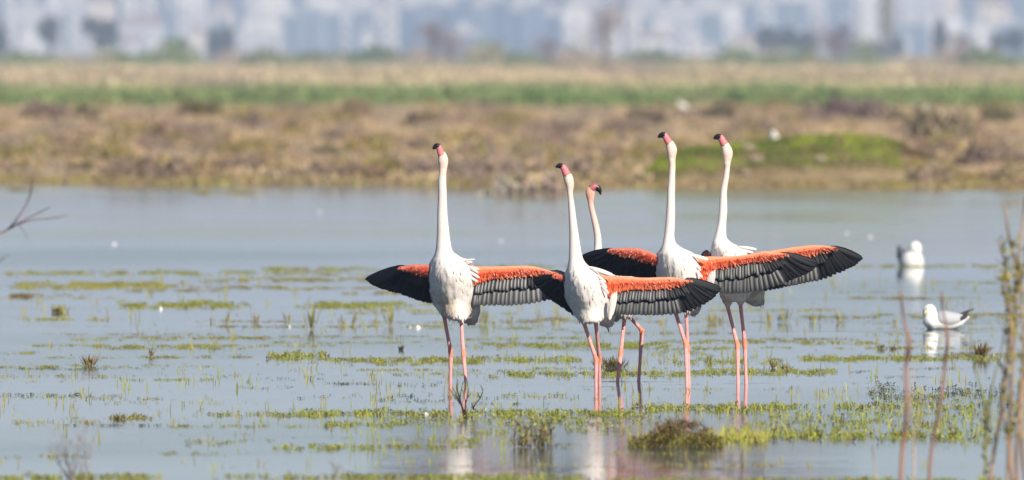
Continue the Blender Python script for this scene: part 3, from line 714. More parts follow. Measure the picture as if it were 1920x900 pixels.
# upright grass blades in the near weed belt (stuff) ---------------------------------
def blades(specs, name):
    G = []; Fq = []; Cv = []; o = 0
    for (px, py, h, w, lean, col) in specs:
        b = onwater(px, py, -0.01); s = b.y / F
        w_ = w * s / 2; hh = h * s; dx = lean * s
        V = np.array([[b.x - w_, b.y, b.z], [b.x + w_, b.y + w_, b.z], [b.x + w_ * .8 + dx * .4, b.y + w_, hh * .55], [b.x - w_ * .8 + dx * .4, b.y, hh * .55], [b.x + dx, b.y, hh]])
        G.append(V); Fq += [(o, o + 1, o + 2, o + 3), (o + 3, o + 2, o + 4)]; Cv.append(jitter(col, 1, .15).repeat(5, 0)); o += 5
    return np_mesh(name, np.concatenate(G), Fq, np.concatenate(Cv))
sp = []
for _ in range(150):
    a = rng.uniform(1340, 1870); sp.append((a, rng.uniform(772, 826), rng.uniform(6, 26), rng.uniform(1.4, 2.6), rng.normal() * 6, GREEN if rng.random() < .7 else YEL))
for _ in range(200):
    a = rng.uniform(1320, 1440) if rng.random() < .7 else rng.uniform(1180, 1440); sp.append((a, rng.normal(828, 5), rng.uniform(10, 26), rng.uniform(1.4, 2.4), rng.normal() * 6, YEL))
for _ in range(60):
    a = rng.uniform(560, 960); sp.append((a, rng.normal(800, 14), rng.uniform(8, 20), rng.uniform(1.4, 2.4), rng.normal() * 5, GREEN))
for x in (940, 947, 660, 690, 700, 712): sp.append((x, 850 if x > 900 else 838, 34, 3, rng.normal() * 3, GREEN))
for _ in range(900):
    b_ = rng.uniform(515, 885); a = rng.uniform(-40, 1900)
    if mnoise.noise(Vector((a * .006, b_ * .03, 4))) < -.05: continue
    for _k in range(rng.integers(1, 4)):
        sp.append((a + rng.normal() * 5, b_ + rng.normal() * 1.5, rng.uniform(5, 20), rng.uniform(1.2, 2.0), rng.normal() * 4, (GREEN, YEL, OLIVE)[rng.integers(0, 3)]))
add('grass_blades', blades(sp, 'grass_blades'), M['leafy'], kind='stuff')

# ------------------------------------------------------------------ tufts and shrubs that can be told apart
def tuft(name, px, py, w, h, n, pal, label, cat, group=None, lean=0.35, blade_w=2.2, z=0.0, mat_='shrub'):
    b = onwater(px, py, z); s = b.y / F
    k = n
    base = rng.normal(size=(k, 3)) * np.array([w * s * .22, w * s * .22, 0]); base[:, 2] = -0.004
    d = dirs(k, 1.0, lean); d[:, 0] += base[:, 0] / (w * s) * 0.6; d /= np.linalg.norm(d, axis=1, keepdims=True)
    L = rng.uniform(.3, 1.0, k) * h * s
    cols = np.concatenate([jitter(pal[i % len(pal)], 1, .2) for i in range(k)])
    V, Fq, Cv = leaf_quads(base, d, L, np.full(k, blade_w * s), cols)
    return add(name, np_mesh(name, V, Fq, Cv), M[mat_], None, b, label, cat, group)

RT = 'sparse reed tufts standing in the flooded flats'
YR = (0.42, 0.36, 0.10); OR = (0.38, 0.25, 0.08)
for (px, py, w, h, n, lab) in [
    (586, 618, 14, 58, 26, 'tallest pair of yellow-green reeds standing left of the leftmost flamingo'),
    (424, 606, 10, 36, 10, 'thin yellowish reed tuft in the open water well left of the flamingos'),
    (398, 604, 12, 24, 7, 'short pale reed tuft just left of the thin yellowish one'),
    (478, 604, 20, 30, 14, 'wide loose reed tuft between the thin one and the tallest pair'),
    (540, 604, 8, 34, 6, 'single slender reed left of the tallest pair of reeds'),
    (640, 610, 12, 34, 8, 'small reed tuft between the tallest pair and the leftmost flamingo wing'),
    (662, 608, 10, 30, 6, 'faint reed tuft just below the left wing tip of the leftmost flamingo'),
    (733, 610, 10, 52, 14, 'upright reed tuft below the left wing of the leftmost flamingo'),
    (700, 606, 12, 26, 7, 'low reed tuft under the left wing tip of the leftmost flamingo'),
    (905, 608, 20, 38, 16, 'ochre reed tuft right of the leftmost flamingo body'),
    (928, 610, 14, 26, 8, 'low reed tuft next to the ochre one below the spread wing'),
    (955, 606, 10, 24, 5, 'sparse reed tuft between the leftmost flamingo and the second one'),
    (1012, 602, 10, 26, 6, 'greenish reed stub below the overlapping wing tips'),
    (1040, 606, 16, 24, 9, 'reed tuft just left of the second flamingo belly'),
    (1240, 606, 20, 20, 9, 'low reed tuft below the long wing of the front flamingo'),
    (1335, 606, 26, 28, 18, 'reed clump left of the rightmost flamingo legs'),
    (1350, 604, 16, 24, 9, 'small reed tuft touching the rightmost flamingo left leg'),
    (1440, 604, 20, 30, 14, 'reed tuft just right of the rightmost flamingo legs'),
    (1472, 604, 26, 34, 18, 'denser reed clump right of the rightmost flamingo, under its wing'),
    (1525, 604, 24, 32, 16, 'reed clump under the long right wing tip'),
    (1575, 604, 18, 26, 9, 'last sparse reed tuft right of the wing tip'),
    (1677, 608, 8, 30, 6, 'faint reed left of the swimming gull')]:
    tuft('reed_tuft', px, py, w, h, n, (YR, YR, OR, GREEN), lab, 'reeds', RT, lean=.10, blade_w=2.4, mat_='leafy')
for (px, py, w, h, n, pal, lab) in [
    (112, 586, 26, 20, 90, (OLIVE, GREEN, BROWN), 'small round olive weed clump far left in the water'),
    (168, 686, 20, 30, 70, (BROWN, OLIVE, BROWN), 'brown stubby tussock at left with bent dry stalks'),
    (752, 656, 8, 14, 40, (BROWN, DARKG), 'short dark stump left of the leftmost flamingo legs'),
    (1150, 690, 44, 30, 180, (BROWN, OLIVE, (0.08, 0.06, 0.03)), 'dark brown tussock behind the front flamingo right leg'),
    (1125, 688, 24, 18, 40, (OLIVE, BROWN), 'small olive weed clump between the front flamingo legs and the dark tussock'),
    (1450, 690, 8, 26, 26, (BROWN, OLIVE), 'thin upright stub right of the rightmost flamingo legs'),
    (1474, 692, 22, 16, 40, (BROWN, OLIVE), 'low brown clump right of the thin stub'),
    (1652, 654, 10, 14, 30, (DARKG, OLIVE), 'tiny dark green clump below and left of the swimming gull'),
    (1675, 655, 14, 12, 30, (OLIVE, DARKG), 'tiny weed clump directly left of the gull reflection'),
    (1838, 668, 22, 36, 120, (BROWN, OLIVE, (0.12, 0.08, 0.05)), 'brown stub tussock at right below the gull tail'),
    (283, 668, 8, 26, 16, (BROWN, OR), 'thin dry reed stub at left beyond the brown tussock'),
    (1330, 678, 14, 20, 24, (OLIVE, GREEN), 'small yellow green clump between the two right flamingos'),
    (225, 786, 24, 18, 60, (BROWN, OLIVE), 'row of dry brown stalks in the near water at left')]:
    tuft('weed_tussock', px, py, w, h, n, pal, lab, 'tussock', 'weed tussocks in the water', lean=.5, blade_w=2.0)

def branching(G, p, d, L, r, depth, rr, col, spread=0.5, up=0.25, n=5):
    pts = [p]; q = Vector(p); dd = Vector(d)
    for i in range(3):
        dd = (dd + Vector((rr.gauss(0, .14), rr.gauss(0, .14), rr.gauss(0, .1)))).normalized(); q = q + dd * (L / 3); pts.append(Vector(q))
    G.tube(pts, [r, r * .85, r * .7, r * .5], n, tuple(np.array(col) * rr.uniform(.75, 1.2)))
    if depth > 0:
        for k in range(rr.choice((2, 3))):
            nd = (dd + Vector((rr.gauss(0, spread), rr.gauss(0, spread), rr.gauss(up, spread * .6)))).normalized()
            branching(G, pts[rr.choice((2, 3))], nd, L * rr.uniform(.55, .8), r * .55, depth - 1, rr, col, spread, up, n)

def twig_shrub(name, px, py, h, stems, depth, col, label, seed, leafc=None, nleaf=0, leafw=4, thick=1.3, group=None, spread=0.45, cat='shrub', stem_w=.35):
    rr = random.Random(seed); b = onwater(px, py) ; s = b.y / F
    root = empty(name, b, label, cat, group)
    tips = []
    G = Geo()
    for i in range(stems):
        a = rr.uniform(-1, 1)
        p = Vector((a * h * s * stem_w * .4, rr.uniform(-1, 1) * h * s * .1, -0.01))
        branching(G, p, Vector((a * .55, rr.uniform(-.3, .3), 1)).normalized(), h * s * rr.uniform(.42, .58), thick * s, depth, rr, col, spread)
    add('stems', G.mesh('stems'), M['twig'], root)
    if nleaf:
        Vv = np.array(G.V); i = rng.integers(0, len(Vv), nleaf)
        V, Fq, Cv = leaf_quads(Vv[i], dirs(nleaf, .2, 1), rng.uniform(.5, 1.2, nleaf) * leafw * s, rng.uniform(.3, .6, nleaf) * leafw * s, np.concatenate([jitter(leafc[k % len(leafc)], 1, .2) for k in range(nleaf)]))
        add('foliage', np_mesh('foliage', V, Fq, Cv), M['shrub'], root)
    return root
DK = (0.045, 0.028, 0.022)
# dark dead shrub under the leftmost bird: traced stems
def stem_plant(name, D, x0, ybase, stems, col, label, cat, leaves_=None, w0=3.0):
    s = D / F; b = Vector(((x0 - 960) * s, D, 0)); root = empty(name, b, label, cat)
    allp = []
    for si, (pts, w) in enumerate(stems):
        A = spline([(p[0], p[1]) for p in pts], 5); G = Geo()
        w = w * .95
        P3 = [Vector(((a - 960) * s - b.x, 0.04 * math.sin(si * 2.1) * (1 + si % 3) + 0.03 * math.sin(i * .7 + si), H + (HY - c) * s)) for i, (a, c) in enumerate(A)]
        n = len(P3); G.tube(P3, [max(w * s * .5 * (1 - .6 * i / n), .3 * s) for i in range(n)], 6, tuple(np.array(col) * random.uniform(.8, 1.2)))
        add('stem', G.mesh('stem'), M['twig'], root); allp += [p for p in P3]
    if leaves_:
        k, L, cols, rng_y = leaves_
        cand = [p for p in allp if rng_y[0] <= HY + (H - p.z) / s <= rng_y[1]]
        Vv = np.array([tuple(random.choice(cand)) for _ in range(k)]) + rng.normal(size=(k, 3)) * np.array([2.2, 2.2, 7]) * s
        V, Fq, Cv = leaf_quads(Vv, dirs(k, .5, .7), rng.uniform(.5, 1.2, k) * L * s, rng.uniform(.2, .4, k) * L * s, np.concatenate([jitter(cols[i % len(cols)], 1, .2) for i in range(k)]))
        add('foliage', np_mesh('foliage', V, Fq, Cv), M['shrub'], root)
    return root
stem_plant('dead_shrub', depth_at(784), 872, 784, [
    ([(872, 790), (868, 768), (862, 748), (857, 728), (858, 712)], 4), ([(868, 768), (856, 742), (848, 726)], 2.5), ([(862, 748), (866, 726), (869, 714)], 2.2),
    ([(874, 788), (872, 764), (876, 744), (878, 728)], 3.5), ([(874, 764), (870, 740), (866, 730)], 2), ([(884, 786), (888, 764), (892, 756), (900, 746), (905, 732), (901, 722)], 3.2), ([(888, 768), (884, 756)], 3), ([(876, 780), (864, 760), (846, 734), (842, 728)], 2), ([(900, 746), (896, 738)], 2), ([(876, 746), (884, 736)], 2)],
    DK, 'dark leafless twiggy shrub in front of the leftmost flamingo legs', 'shrub', (70, 9, (OLIVE, BROWN, GREEN), (770, 792)))
stem_plant('dead_shrub', depth_at(838), 1000, 838,
    [([(965 + i * 6.2, 836), (964 + i * 6.4 + random.uniform(-5, 5), 815), (962 + i * 6.6 + random.uniform(-8, 8), 798 - random.uniform(0, 18))], 3.2) for i in range(12)],
    (0.12, 0.07, 0.045), 'clump of short dry brown stems with green base in the near water', 'shrub', (520, 10, (OLIVE, BROWN, GREEN, BROWN), (800, 838)))
# big tussock
def tussock():
    b = onwater(1290, 838); s = b.y / F
    root = empty('tussock', b, 'large dark brown matted tussock with green skirt in the near water', 'tussock')
    n = 2600
    th = rng.uniform(0, 2 * math.pi, n); r = rng.uniform(.5, 1, n) * (1 + .22 * np.sin(th * 9) * np.sin(th * 4 + 1))
    # arching dome of dead stems, open in the middle
    ang = rng.uniform(0.05, math.pi - .05, n)
    x = np.cos(ang) * 60 * s * r - 14 * s; z = np.sin(ang) * 44 * s * r; y = rng.normal(size=n) * .10
    keep = ~((np.abs(x + 2 * s) < 24 * s) & (z > 10 * s) & (z < 34 * s) & (rng.random(n) < .8))
    C = np.stack([x, y, z], 1)[keep]; d = dirs(len(C), .1, 1.0)
    V, Fq, Cv = leaf_quads(C, d, rng.uniform(5, 16, len(C)) * s * np.where(rng.random(len(C)) < .12, 2.2, 1), 1.7 * s, np.concatenate([jitter([(0.13, .08, .04), (.05, .035, .02), (.26, .17, .08), (.22, .19, .05)][i % 4], 1, .25) for i in range(len(C))]))
    add('dead_stems', np_mesh('dead_stems', V, Fq, Cv), M['shrub'], root)
    n = 2200; x = rng.uniform(-112, 66, n) * s; hgt = (30 - np.abs(x / s + 15) * .14); z = rng.uniform(0, 1, n) ** 1.5 * hgt * s - .006; y = rng.normal(size=n) * .12 - .05
    C = np.stack([x, y, z], 1); d = dirs(n, .8, .5)
    V, Fq, Cv = leaf_quads(C, d, rng.uniform(4, 12, n) * s, 1.8 * s, np.concatenate([jitter([(.26, .23, .04), (.14, .10, .03), (.36, .33, .06), (.10, .07, .03)][i % 4], 1, .25) for i in range(n)]))
    add('green_skirt', np_mesh('green_skirt', V, Fq, Cv), M['leafy'], root)
tussock()
# pale twiggy shrub bottom left and small ones along the lower edge
twig_shrub('pale_shrub', 152, 930, 130, 6, 3, (0.34, 0.28, 0.27), 'pale leafless twiggy shrub rising from the bottom edge at left', 5, thick=2.2, spread=.35)
twig_shrub('pale_shrub', 622, 905, 50, 4, 2, (0.30, 0.28, 0.24), 'small pale twig clump at the bottom edge below the leftmost flamingo', 6, thick=1.2)
twig_shrub('pale_shrub', 660, 902, 26, 4, 2, (0.14, 0.16, 0.08), 'tiny green twig clump right of the pale one at the bottom edge', 8, thick=1.2)
# near stems on the right, standing in the marsh edge close to the camera
DN = 74.0
yb_ = HY + H * F / DN
RB = (0.34, 0.19, 0.14); GB = (0.22, 0.24, 0.13); PB = (0.42, 0.32, 0.26)
NS = 'bare near stems at the right edge'
stem_plant('reed_stalk', DN, 1688, yb_, [([(1676, yb_), (1686, 930), (1692, 850), (1700, 770), (1699, 690), (1702, 640), (1694, 590), (1688, 545)], 10), ([(1700, 690), (1708, 650), (1704, 622)], 5)], RB, 'leftmost tall reddish bare stem at right, rising past the swimming gull', 'plant stem')
stem_plant('reed_stalk', DN + 1.5, 1715, yb_, [([(1716, yb_), (1712, 930), (1714, 850), (1708, 760), (1712, 690)], 6), ([(1713, 850), (1722, 800), (1730, 740)], 4)], PB, 'short pale stem just right of the leftmost reddish one', 'plant stem')
stem_plant('reed_stalk', DN + 1, 1744, yb_, [([(1736, yb_), (1740, 940), (1746, 850), (1762, 760), (1772, 690), (1777, 630), (1768, 580), (1765, 545)], 8), ([(1772, 690), (1776, 640), (1774, 605)], 6)], RB, 'leaning reddish bare stem beneath the swimming gull', 'plant stem')
stem_plant('reed_stalk', DN + 2, 1640, yb_, [([(1650, yb_), (1643, 940), (1641, 880), (1634, 830)], 4.5)], PB, 'short thin stem at the bottom edge left of the reddish stems', 'plant stem')
stem_plant('reed_stalk', DN + 1, 1830, yb_, [([(1860, yb_), (1850, 950), (1848, 850), (1850, 770), (1832, 700), (1820, 640), (1822, 560)], 7), ([(1850, 800), (1862, 720), (1880, 650), (1886, 600)], 5)], GB, 'grey green stem between the swimming gull and the right edge plant', 'plant stem', (120, 15, ((.24, .21, .06), (.2, .18, .07)), (760, 900)))
stem_plant('marsh_plant', DN, 1895, yb_, [
    ([(1868, yb_), (1856, 940), (1862, 860), (1880, 760), (1890, 660), (1892, 560), (1886, 500), (1872, 450)], 9),
    ([(1900, yb_), (1898, 900), (1895, 800), (1898, 700), (1906, 600), (1904, 500), (1892, 440), (1884, 385)], 9),
    ([(1930, yb_), (1915, 950), (1905, 860), (1912, 760), (1918, 660), (1915, 560), (1909, 480), (1917, 410), (1922, 360)], 9),
    ([(1880, yb_), (1886, 920), (1890, 840), (1880, 740), (1895, 640), (1900, 560)], 7),
    ([(1950, yb_), (1925, 900), (1915, 800), (1925, 700), (1932, 600)], 9),
    ([(1896, 620), (1885, 560), (1878, 520)], 6), ([(1904, 560), (1916, 520), (1925, 470)], 5), ([(1940, yb_), (1895, 880), (1905, 780), (1922, 700)], 7)],
    (0.36, 0.24, 0.17), 'tall branching marsh plant with olive leaves at the right edge of the frame', 'marsh plant', (520, 18, ((.36, .34, .07), (.44, .38, .08), (.26, .26, .08)), (450, 830)))
# branch reaching in from the left
stem_plant('bare_bush', 78.0, -40, 900, [
    ([(-60, HY + H * F / 78), (-55, 700), (-40, 520), (-20, 450), (12, 432), (36, 405), (54, 372), (62, 335)], 5), ([(10, 433), (40, 416), (70, 400), (95, 388)], 3.2), ([(24, 424), (62, 412), (100, 409), (128, 402)], 2.8), ([(-45, 560), (-20, 510), (5, 485), (16, 478)], 3), ([(30, 418), (44, 434), (52, 452)], 1.5)],
    (0.16, 0.07, 0.06), 'bare reddish twig branch reaching in from the left edge above the water', 'branch')

# white feathers afloat
def fl_feather(px, py, w, h, label):
    if py < 470: w *= .65; h *= .6
    b = onwater(px, py); s = b.y / F
    root = bpy.data.objects.new('floating_feather', FLF); COL.objects.link(root)
    root.location = b; root.scale = (w * s * .7, w * s, h * s * .7); root.rotation_euler = (0, 0, random.uniform(-.5, .5))
    root['label'] = label; root['category'] = 'feather'; root['group'] = 'white feathers floating on the water'
G = Geo()
V = []; Fs = []
for i in range(9):
    t = i / 8
    for k in range(7):
        u = (k - 3) / 3; w = math.sin(math.pi * min(1, t * .93 + .05)) ** .6
        V.append((t - .5, u * .3 * w, (1 - u * u) * w * (.55 + .45 * math.sin(t * 5)) + .06 * math.sin(i * 2.1 + k)))
for i in range(8):
    for k in range(6): Fs.append((i * 7 + k, i * 7 + k + 7, i * 7 + k + 8, i * 7 + k + 1))
FLF = np_mesh('floating_feather', np.array(V), Fs, None, True); FLF.materials.append(M['gull_white'])
for a in [(785, 615, 17, 8, 'white feather floating left of the leftmost flamingo legs'), (302, 580, 10, 9, 'bright white feather afloat among the weed at left'), (543, 613, 8, 7, 'small white speck of feather left of the tallest reeds'),
          (800, 777, 15, 6, 'white feather on the near weed left of the dark twiggy shrub'), (215, 458, 18, 8, 'faint white feather far out on the left water'), (940, 452, 12, 6, 'faint white feather beyond the gap between the two left flamingos'),
          (1588, 438, 12, 8, 'pale feather on far water left of the resting gull'), (1632, 445, 12, 10, 'brighter pale feather just left of the resting gull'), (252, 576, 6, 4, 'tiny white speck left of the bright floating feather'), (600, 398, 10, 8, 'tiny white speck near the far shore at left'), (770, 614, 6, 4, 'tiny feather scrap beside the larger one near the leftmost flamingo')]:
    fl_feather(*a)

# ------------------------------------------------------------------ far shore
TAN = (0.50, 0.375, 0.23); BR = (0.34, 0.245, 0.145); PUR = (0.27, 0.20, 0.155); OLV = (0.28, 0.225, 0.085); GRY = (0.38, 0.30, 0.22); YG = (0.40, 0.36, 0.09)
def clumps(name, rows, mat_, leaf=(.03, .06), per=46):
    """rows: (x,y,z,w,h,color)"""
    A = np.array([r[:5] for r in rows]); cl = np.array([r[5] for r in rows]); n = len(A)
    i = np.repeat(np.arange(n), per)
    u = rng.normal(size=(n * per, 3)); u /= np.linalg.norm(u, axis=1, keepdims=True); u[:, 2] = np.abs(u[:, 2]); rad = rng.uniform(.45, 1.0, (n * per, 1)); u *= rad
    # lumpy outline
    lump = 1 + .3 * np.sin(u[:, 0] * 5 + i * 1.3) * np.cos(u[:, 1] * 4 + i)
    C = A[i, :3] + u * np.stack([A[i, 3] / 2, A[i, 3] / 2, A[i, 4] * lump], 1)
    sc = np.sqrt(A[i, 3] * A[i, 4])
    L = rng.uniform(*leaf, n * per) * sc
    cols = cl[i] * (1 + rng.normal(size=(n * per, 1)) * .22) * (1 + rng.normal(size=(n * per, 3)) * .05)
    return np_mesh(name, *_lq(C, dirs(n * per, .5, .8), L, np.clip(cols, .01, .8)))
def _lq(C, d, L, cols):
    V, Fq, Cv = leaf_quads(C, d, L, L * .5, cols); return V, Fq, Cv
def pick_col(px, py):
    q = mnoise.noise(Vector((px * .006, py * .035, 1))) ; q2 = mnoise.noise(Vector((px * .012, py * .05, 9)))
    c = np.array(TAN)
    if q > .22: c = np.array(BR)
    if q2 > .30: c = np.array(PUR)
    if q2 < -.36: c = np.array(OLV)
    if q < -.30: c = np.array(GRY)
    if rng.random() < .25: c = np.array([TAN, BR, PUR, OLV, GRY, BR, TAN, TAN][rng.integers(0, 8)])
    return c
rows = []
for _ in range(5200):
    py = rng.uniform(192, 346); px = rng.uniform(-60, 1980); D = depth_at(py, .1); x = (px - 960) * D / F
    if D < shore(max(-9, min(9, x))) + .8: continue
    if 1205 < px < 1880 and D < 254.5: continue
    c = pick_col(px, py); dark = c.sum() < .68
    w = rng.uniform(.35, .9); h = rng.uniform(.05, .13) if not dark else rng.uniform(.10, .26)
    rows.append((x, D, ground_z(x, D) - .02, w, h, c * rng.uniform(.8, 1.2)))
add('saltmarsh_scrub', clumps('saltmarsh_scrub', rows, None, leaf=(.18, .4), per=42), M['shrub'], kind='stuff')
# shoreline fringe: yellow-olive
rows = []
for _ in range(700):
    px = rng.uniform(-40, 1960); x = (px - 960) * 250 / F; D = shore(max(-9, min(9, x))) + rng.uniform(-.8, 1.0); x = (px - 960) * D / F
    rows.append((x, D, ground_z(x, D) - .01, rng.uniform(.3, .9), rng.uniform(.02, .05), np.array([YG, OLV, BR, BR, TAN][rng.integers(0, 5)])))
add('shoreline_weed', clumps('shoreline_weed', rows, None, leaf=(.2, .5), per=26), M['shrub'], kind='stuff')
# far green belt and reed fields
rows = []
for _ in range(1500):
    py = rng.uniform(164, 196); px = rng.uniform(-60, 1980)
    py += 4 * mnoise.noise(Vector((px * .004, 0, 5))) * 2; D = depth_at(py, .2); x = (px - 960) * D / F
    c = np.array((.15, .22, .075)) if rng.random() < .6 else np.array((.24, .28, .11))
    if mnoise.noise(Vector((px * .008, py * .05, 2))) > .22 and py > 178: c = np.array((.10, .19, .05))
    if mnoise.noise(Vector((px * .003, py * .06, 12))) > .05 and py < 176: c = np.array((.34, .34, .15))
    rows.append((x, D, ground_z(x, D) - .05, rng.uniform(2, 6), rng.uniform(.08, .26), c * rng.uniform(.8, 1.2)))
add('green_rushes', clumps('green_rushes', rows, None, leaf=(.15, .3), per=40), M['shrub'], kind='stuff')
rows = []
for _ in range(1300):
    py = rng.uniform(112, 158); px = rng.uniform(-60, 1980); D = depth_at(py, .3); x = (px - 960) * D / F
    q = mnoise.noise(Vector((px * .004, py * .06, 8)))
    c = np.array((.56, .44, .28)) if q < .15 else np.array((.34, .29, .15)) if q < .3 else np.array((.33, .25, .2))
    if py < 128 and mnoise.noise(Vector((px * .006, py * .05, 4))) > -.1: c = np.array((.22, .26, .10))
    if py < 126:
        t = mnoise.noise(Vector((px * .011, 3, py * .05))); c = np.array((.17, .22, .08)) if t > -.05 else np.array((.40, .30, .22)) if t > -.3 else np.array((.52, .42, .26))
        rows.append((x, D, ground_z(x, D) - .05, rng.uniform(2, 6), max(.2, 1.3 + 3.2 * mnoise.noise(Vector((px * .017, 8, 1)))) * rng.uniform(.6, 1.1), c * rng.uniform(.8, 1.15))); continue
    if 330 < px < 500 and 148 < py < 166: c = np.array((.25, .19, .17))
    rows.append((x, D, ground_z(x, D) - .05, rng.uniform(8, 26) * D / 2000 + 2, rng.uniform(.12, .4) * D / 1400, c * rng.uniform(.85, 1.15)))
add('reed_fields', clumps('reed_fields', rows, None, leaf=(.12, .25), per=44), M['shrub'], kind='stuff')

def bush(name, px, py, w, h, col, label, cat='shrub', group='saltmarsh shrubs on the far bank', n=420, zoff=.1, leaf=(.05, .11), cols=None):
    D = depth_at(py, zoff); s = D / F; x = (px - 960) * s; z = ground_z(x, D)
    u = rng.normal(size=(n, 3)); u /= np.linalg.norm(u, axis=1, keepdims=True); u[:, 2] = np.abs(u[:, 2])
    lump = 1 + .28 * np.sin(u[:, 0] * 4 + px) + .15 * np.sin(u[:, 0] * 11 + px * 2)
    u *= (rng.uniform(.3, 1, (n, 1)) ** .5)
    C = u * np.stack([np.full(n, w * s / 2), np.full(n, w * s / 2), h * s * .9 * lump], 1)
    L = rng.uniform(*leaf, n) * (w + h) * s
    pal = cols or [col]
    cc = np.concatenate([jitter(pal[i % len(pal)], 1, .25) for i in range(n)])
    V, Fq, Cv = leaf_quads(C, dirs(n, .5, .8), L, L * .45, cc)
    return add(name, np_mesh(name, V, Fq, Cv), M['shrub'], None, (x, D, z - .01), label, cat, group)
for (px, py, w, h, col, lab) in [
    (85, 226, 100, 32, PUR, 'dark purplish shrub high on the marsh at far left'),
    (160, 224, 60, 26, (.17, .14, .07), 'olive brown shrub right of the dark purplish one at left'),
    (375, 222, 90, 32, (.17, .14, .06), 'rounded olive shrub in front of the green belt at left'),
    (480, 246, 70, 30, PUR, 'purple brown shrub on the marsh left of the leftmost flamingo head'),
    (150, 322, 60, 22, (.16, .13, .06), 'low dark olive shrub near the shore at left'),
    (540, 250, 60, 30, BR, 'brown shrub just right of the purple brown one'),
    (790, 236, 60, 30, (.15, .11, .09), 'dark brown shrub above the leftmost flamingo head'),
    (660, 222, 80, 32, BR, 'broad brown shrub left of the leftmost flamingo head, near the green belt'),
    (610, 300, 70, 24, (.2, .17, .09), 'low brown shrub near the shore left of the leftmost flamingo neck'),
    (505, 306, 70, 22, BR, 'low brown shrub near the shore, left of centre'),
    (1210, 240, 90, 32, (.19, .15, .10), 'grey brown shrub left of the tallest flamingo head'),
    (1600, 226, 130, 36, (.20, .15, .13), 'long purplish shrub bank on the marsh at right'),
    (1530, 232, 70, 26, PUR, 'small purplish shrub left of the long shrub bank'),
    (1345, 228, 80, 32, (.19, .16, .10), 'brown shrub above the rightmost flamingo head'),
    (1770, 272, 130, 72, (.34, .28, .18), 'largest rounded grey brown bush on the far bank at right'),
    (1725, 262, 50, 48, (.16, .16, .06), 'olive green bush against the left side of the largest rounded bush'),
    (1870, 232, 70, 34, (.18, .16, .08), 'dark olive shrub near the right edge'),
    (1680, 232, 60, 24, (.2, .17, .10), 'brown shrub just left of the largest rounded bush'),
    (1830, 318, 90, 46, PUR, 'purplish twiggy bush near the shore at right'),
    (1900, 340, 70, 44, (.42, .33, .19), 'tan brown bush by the waterline at the right edge'),
    (1740, 340, 90, 40, (.40, .31, .22), 'brown shrub by the waterline right of the grassy mound'),
    (930, 352, 110, 74, (.44, .37, .31), 'grey leafless thicket by the waterline between the two left flamingos'),
    (1010, 354, 120, 88, (.44, .35, .29), 'tall grey brown thicket by the waterline behind the front flamingo head'),
    (880, 350, 60, 40, (.48, .40, .33), 'low pale twiggy thicket just right of the leftmost flamingo neck'),
    (1085, 352, 70, 56, (.38, .34, .17), 'olive brown thicket behind the rear flamingo head'),
    (1150, 352, 70, 34, (.24, .24, .07), 'yellow olive shrub by the waterline left of the grassy mound'),
    (30, 300, 80, 30, (.30, .27, .09), 'yellowish shrub on the marsh at the left edge'),
    (310, 268, 110, 24, (.3, .22, .14), 'tan brown low shrub on the left marsh'),
    (690, 330, 80, 22, (.28, .2, .13), 'low tan shrub at the shore left of the leftmost flamingo neck'),
]:
    bush('saltmarsh_shrub', px, py, w, h, col, lab, n=int(260 + w * h * .14))
# leafless stalks in the thicket
for (px, py, h, st, lab, sd) in [(905, 350, 70, 5, 'bare pale stalks sticking up from the grey thicket', 21), (960, 352, 110, 7, 'tall bare pinkish stalks in the centre of the grey thicket', 22), (1040, 353, 90, 6, 'bare stalks on the right of the grey thicket', 23)]:
    twig_shrub('bare_thicket', px, py, h, st, 3, (0.34, 0.26, 0.22), lab, sd, thick=1.6, spread=.3, group='bare thicket stalks on the far bank')
for (px, py, w, h, lab) in [(228, 196, 66, 24, 'dark green rounded bush in the green belt at left'), (335, 194, 40, 24, 'bright green bush right of the dark one in the green belt'), (452, 196, 50, 20, 'green bush in the green belt left of centre'), (740, 194, 50, 16, 'dark green bush in the green belt above the leftmost flamingo'), (845, 192, 60, 22, 'green bush in the green belt just right of the leftmost flamingo head'), (1550, 190, 60, 30, 'dark green bush in the green belt at right'), (1385, 194, 60, 18, 'green bush in the green belt above the rightmost flamingo'), (1000, 196, 70, 18, 'low dark green bush in the green belt at centre')]:
    bush('green_bush', px, py, w, h, (.07, .14, .03), lab, group='green bushes in the green belt', zoff=.15)
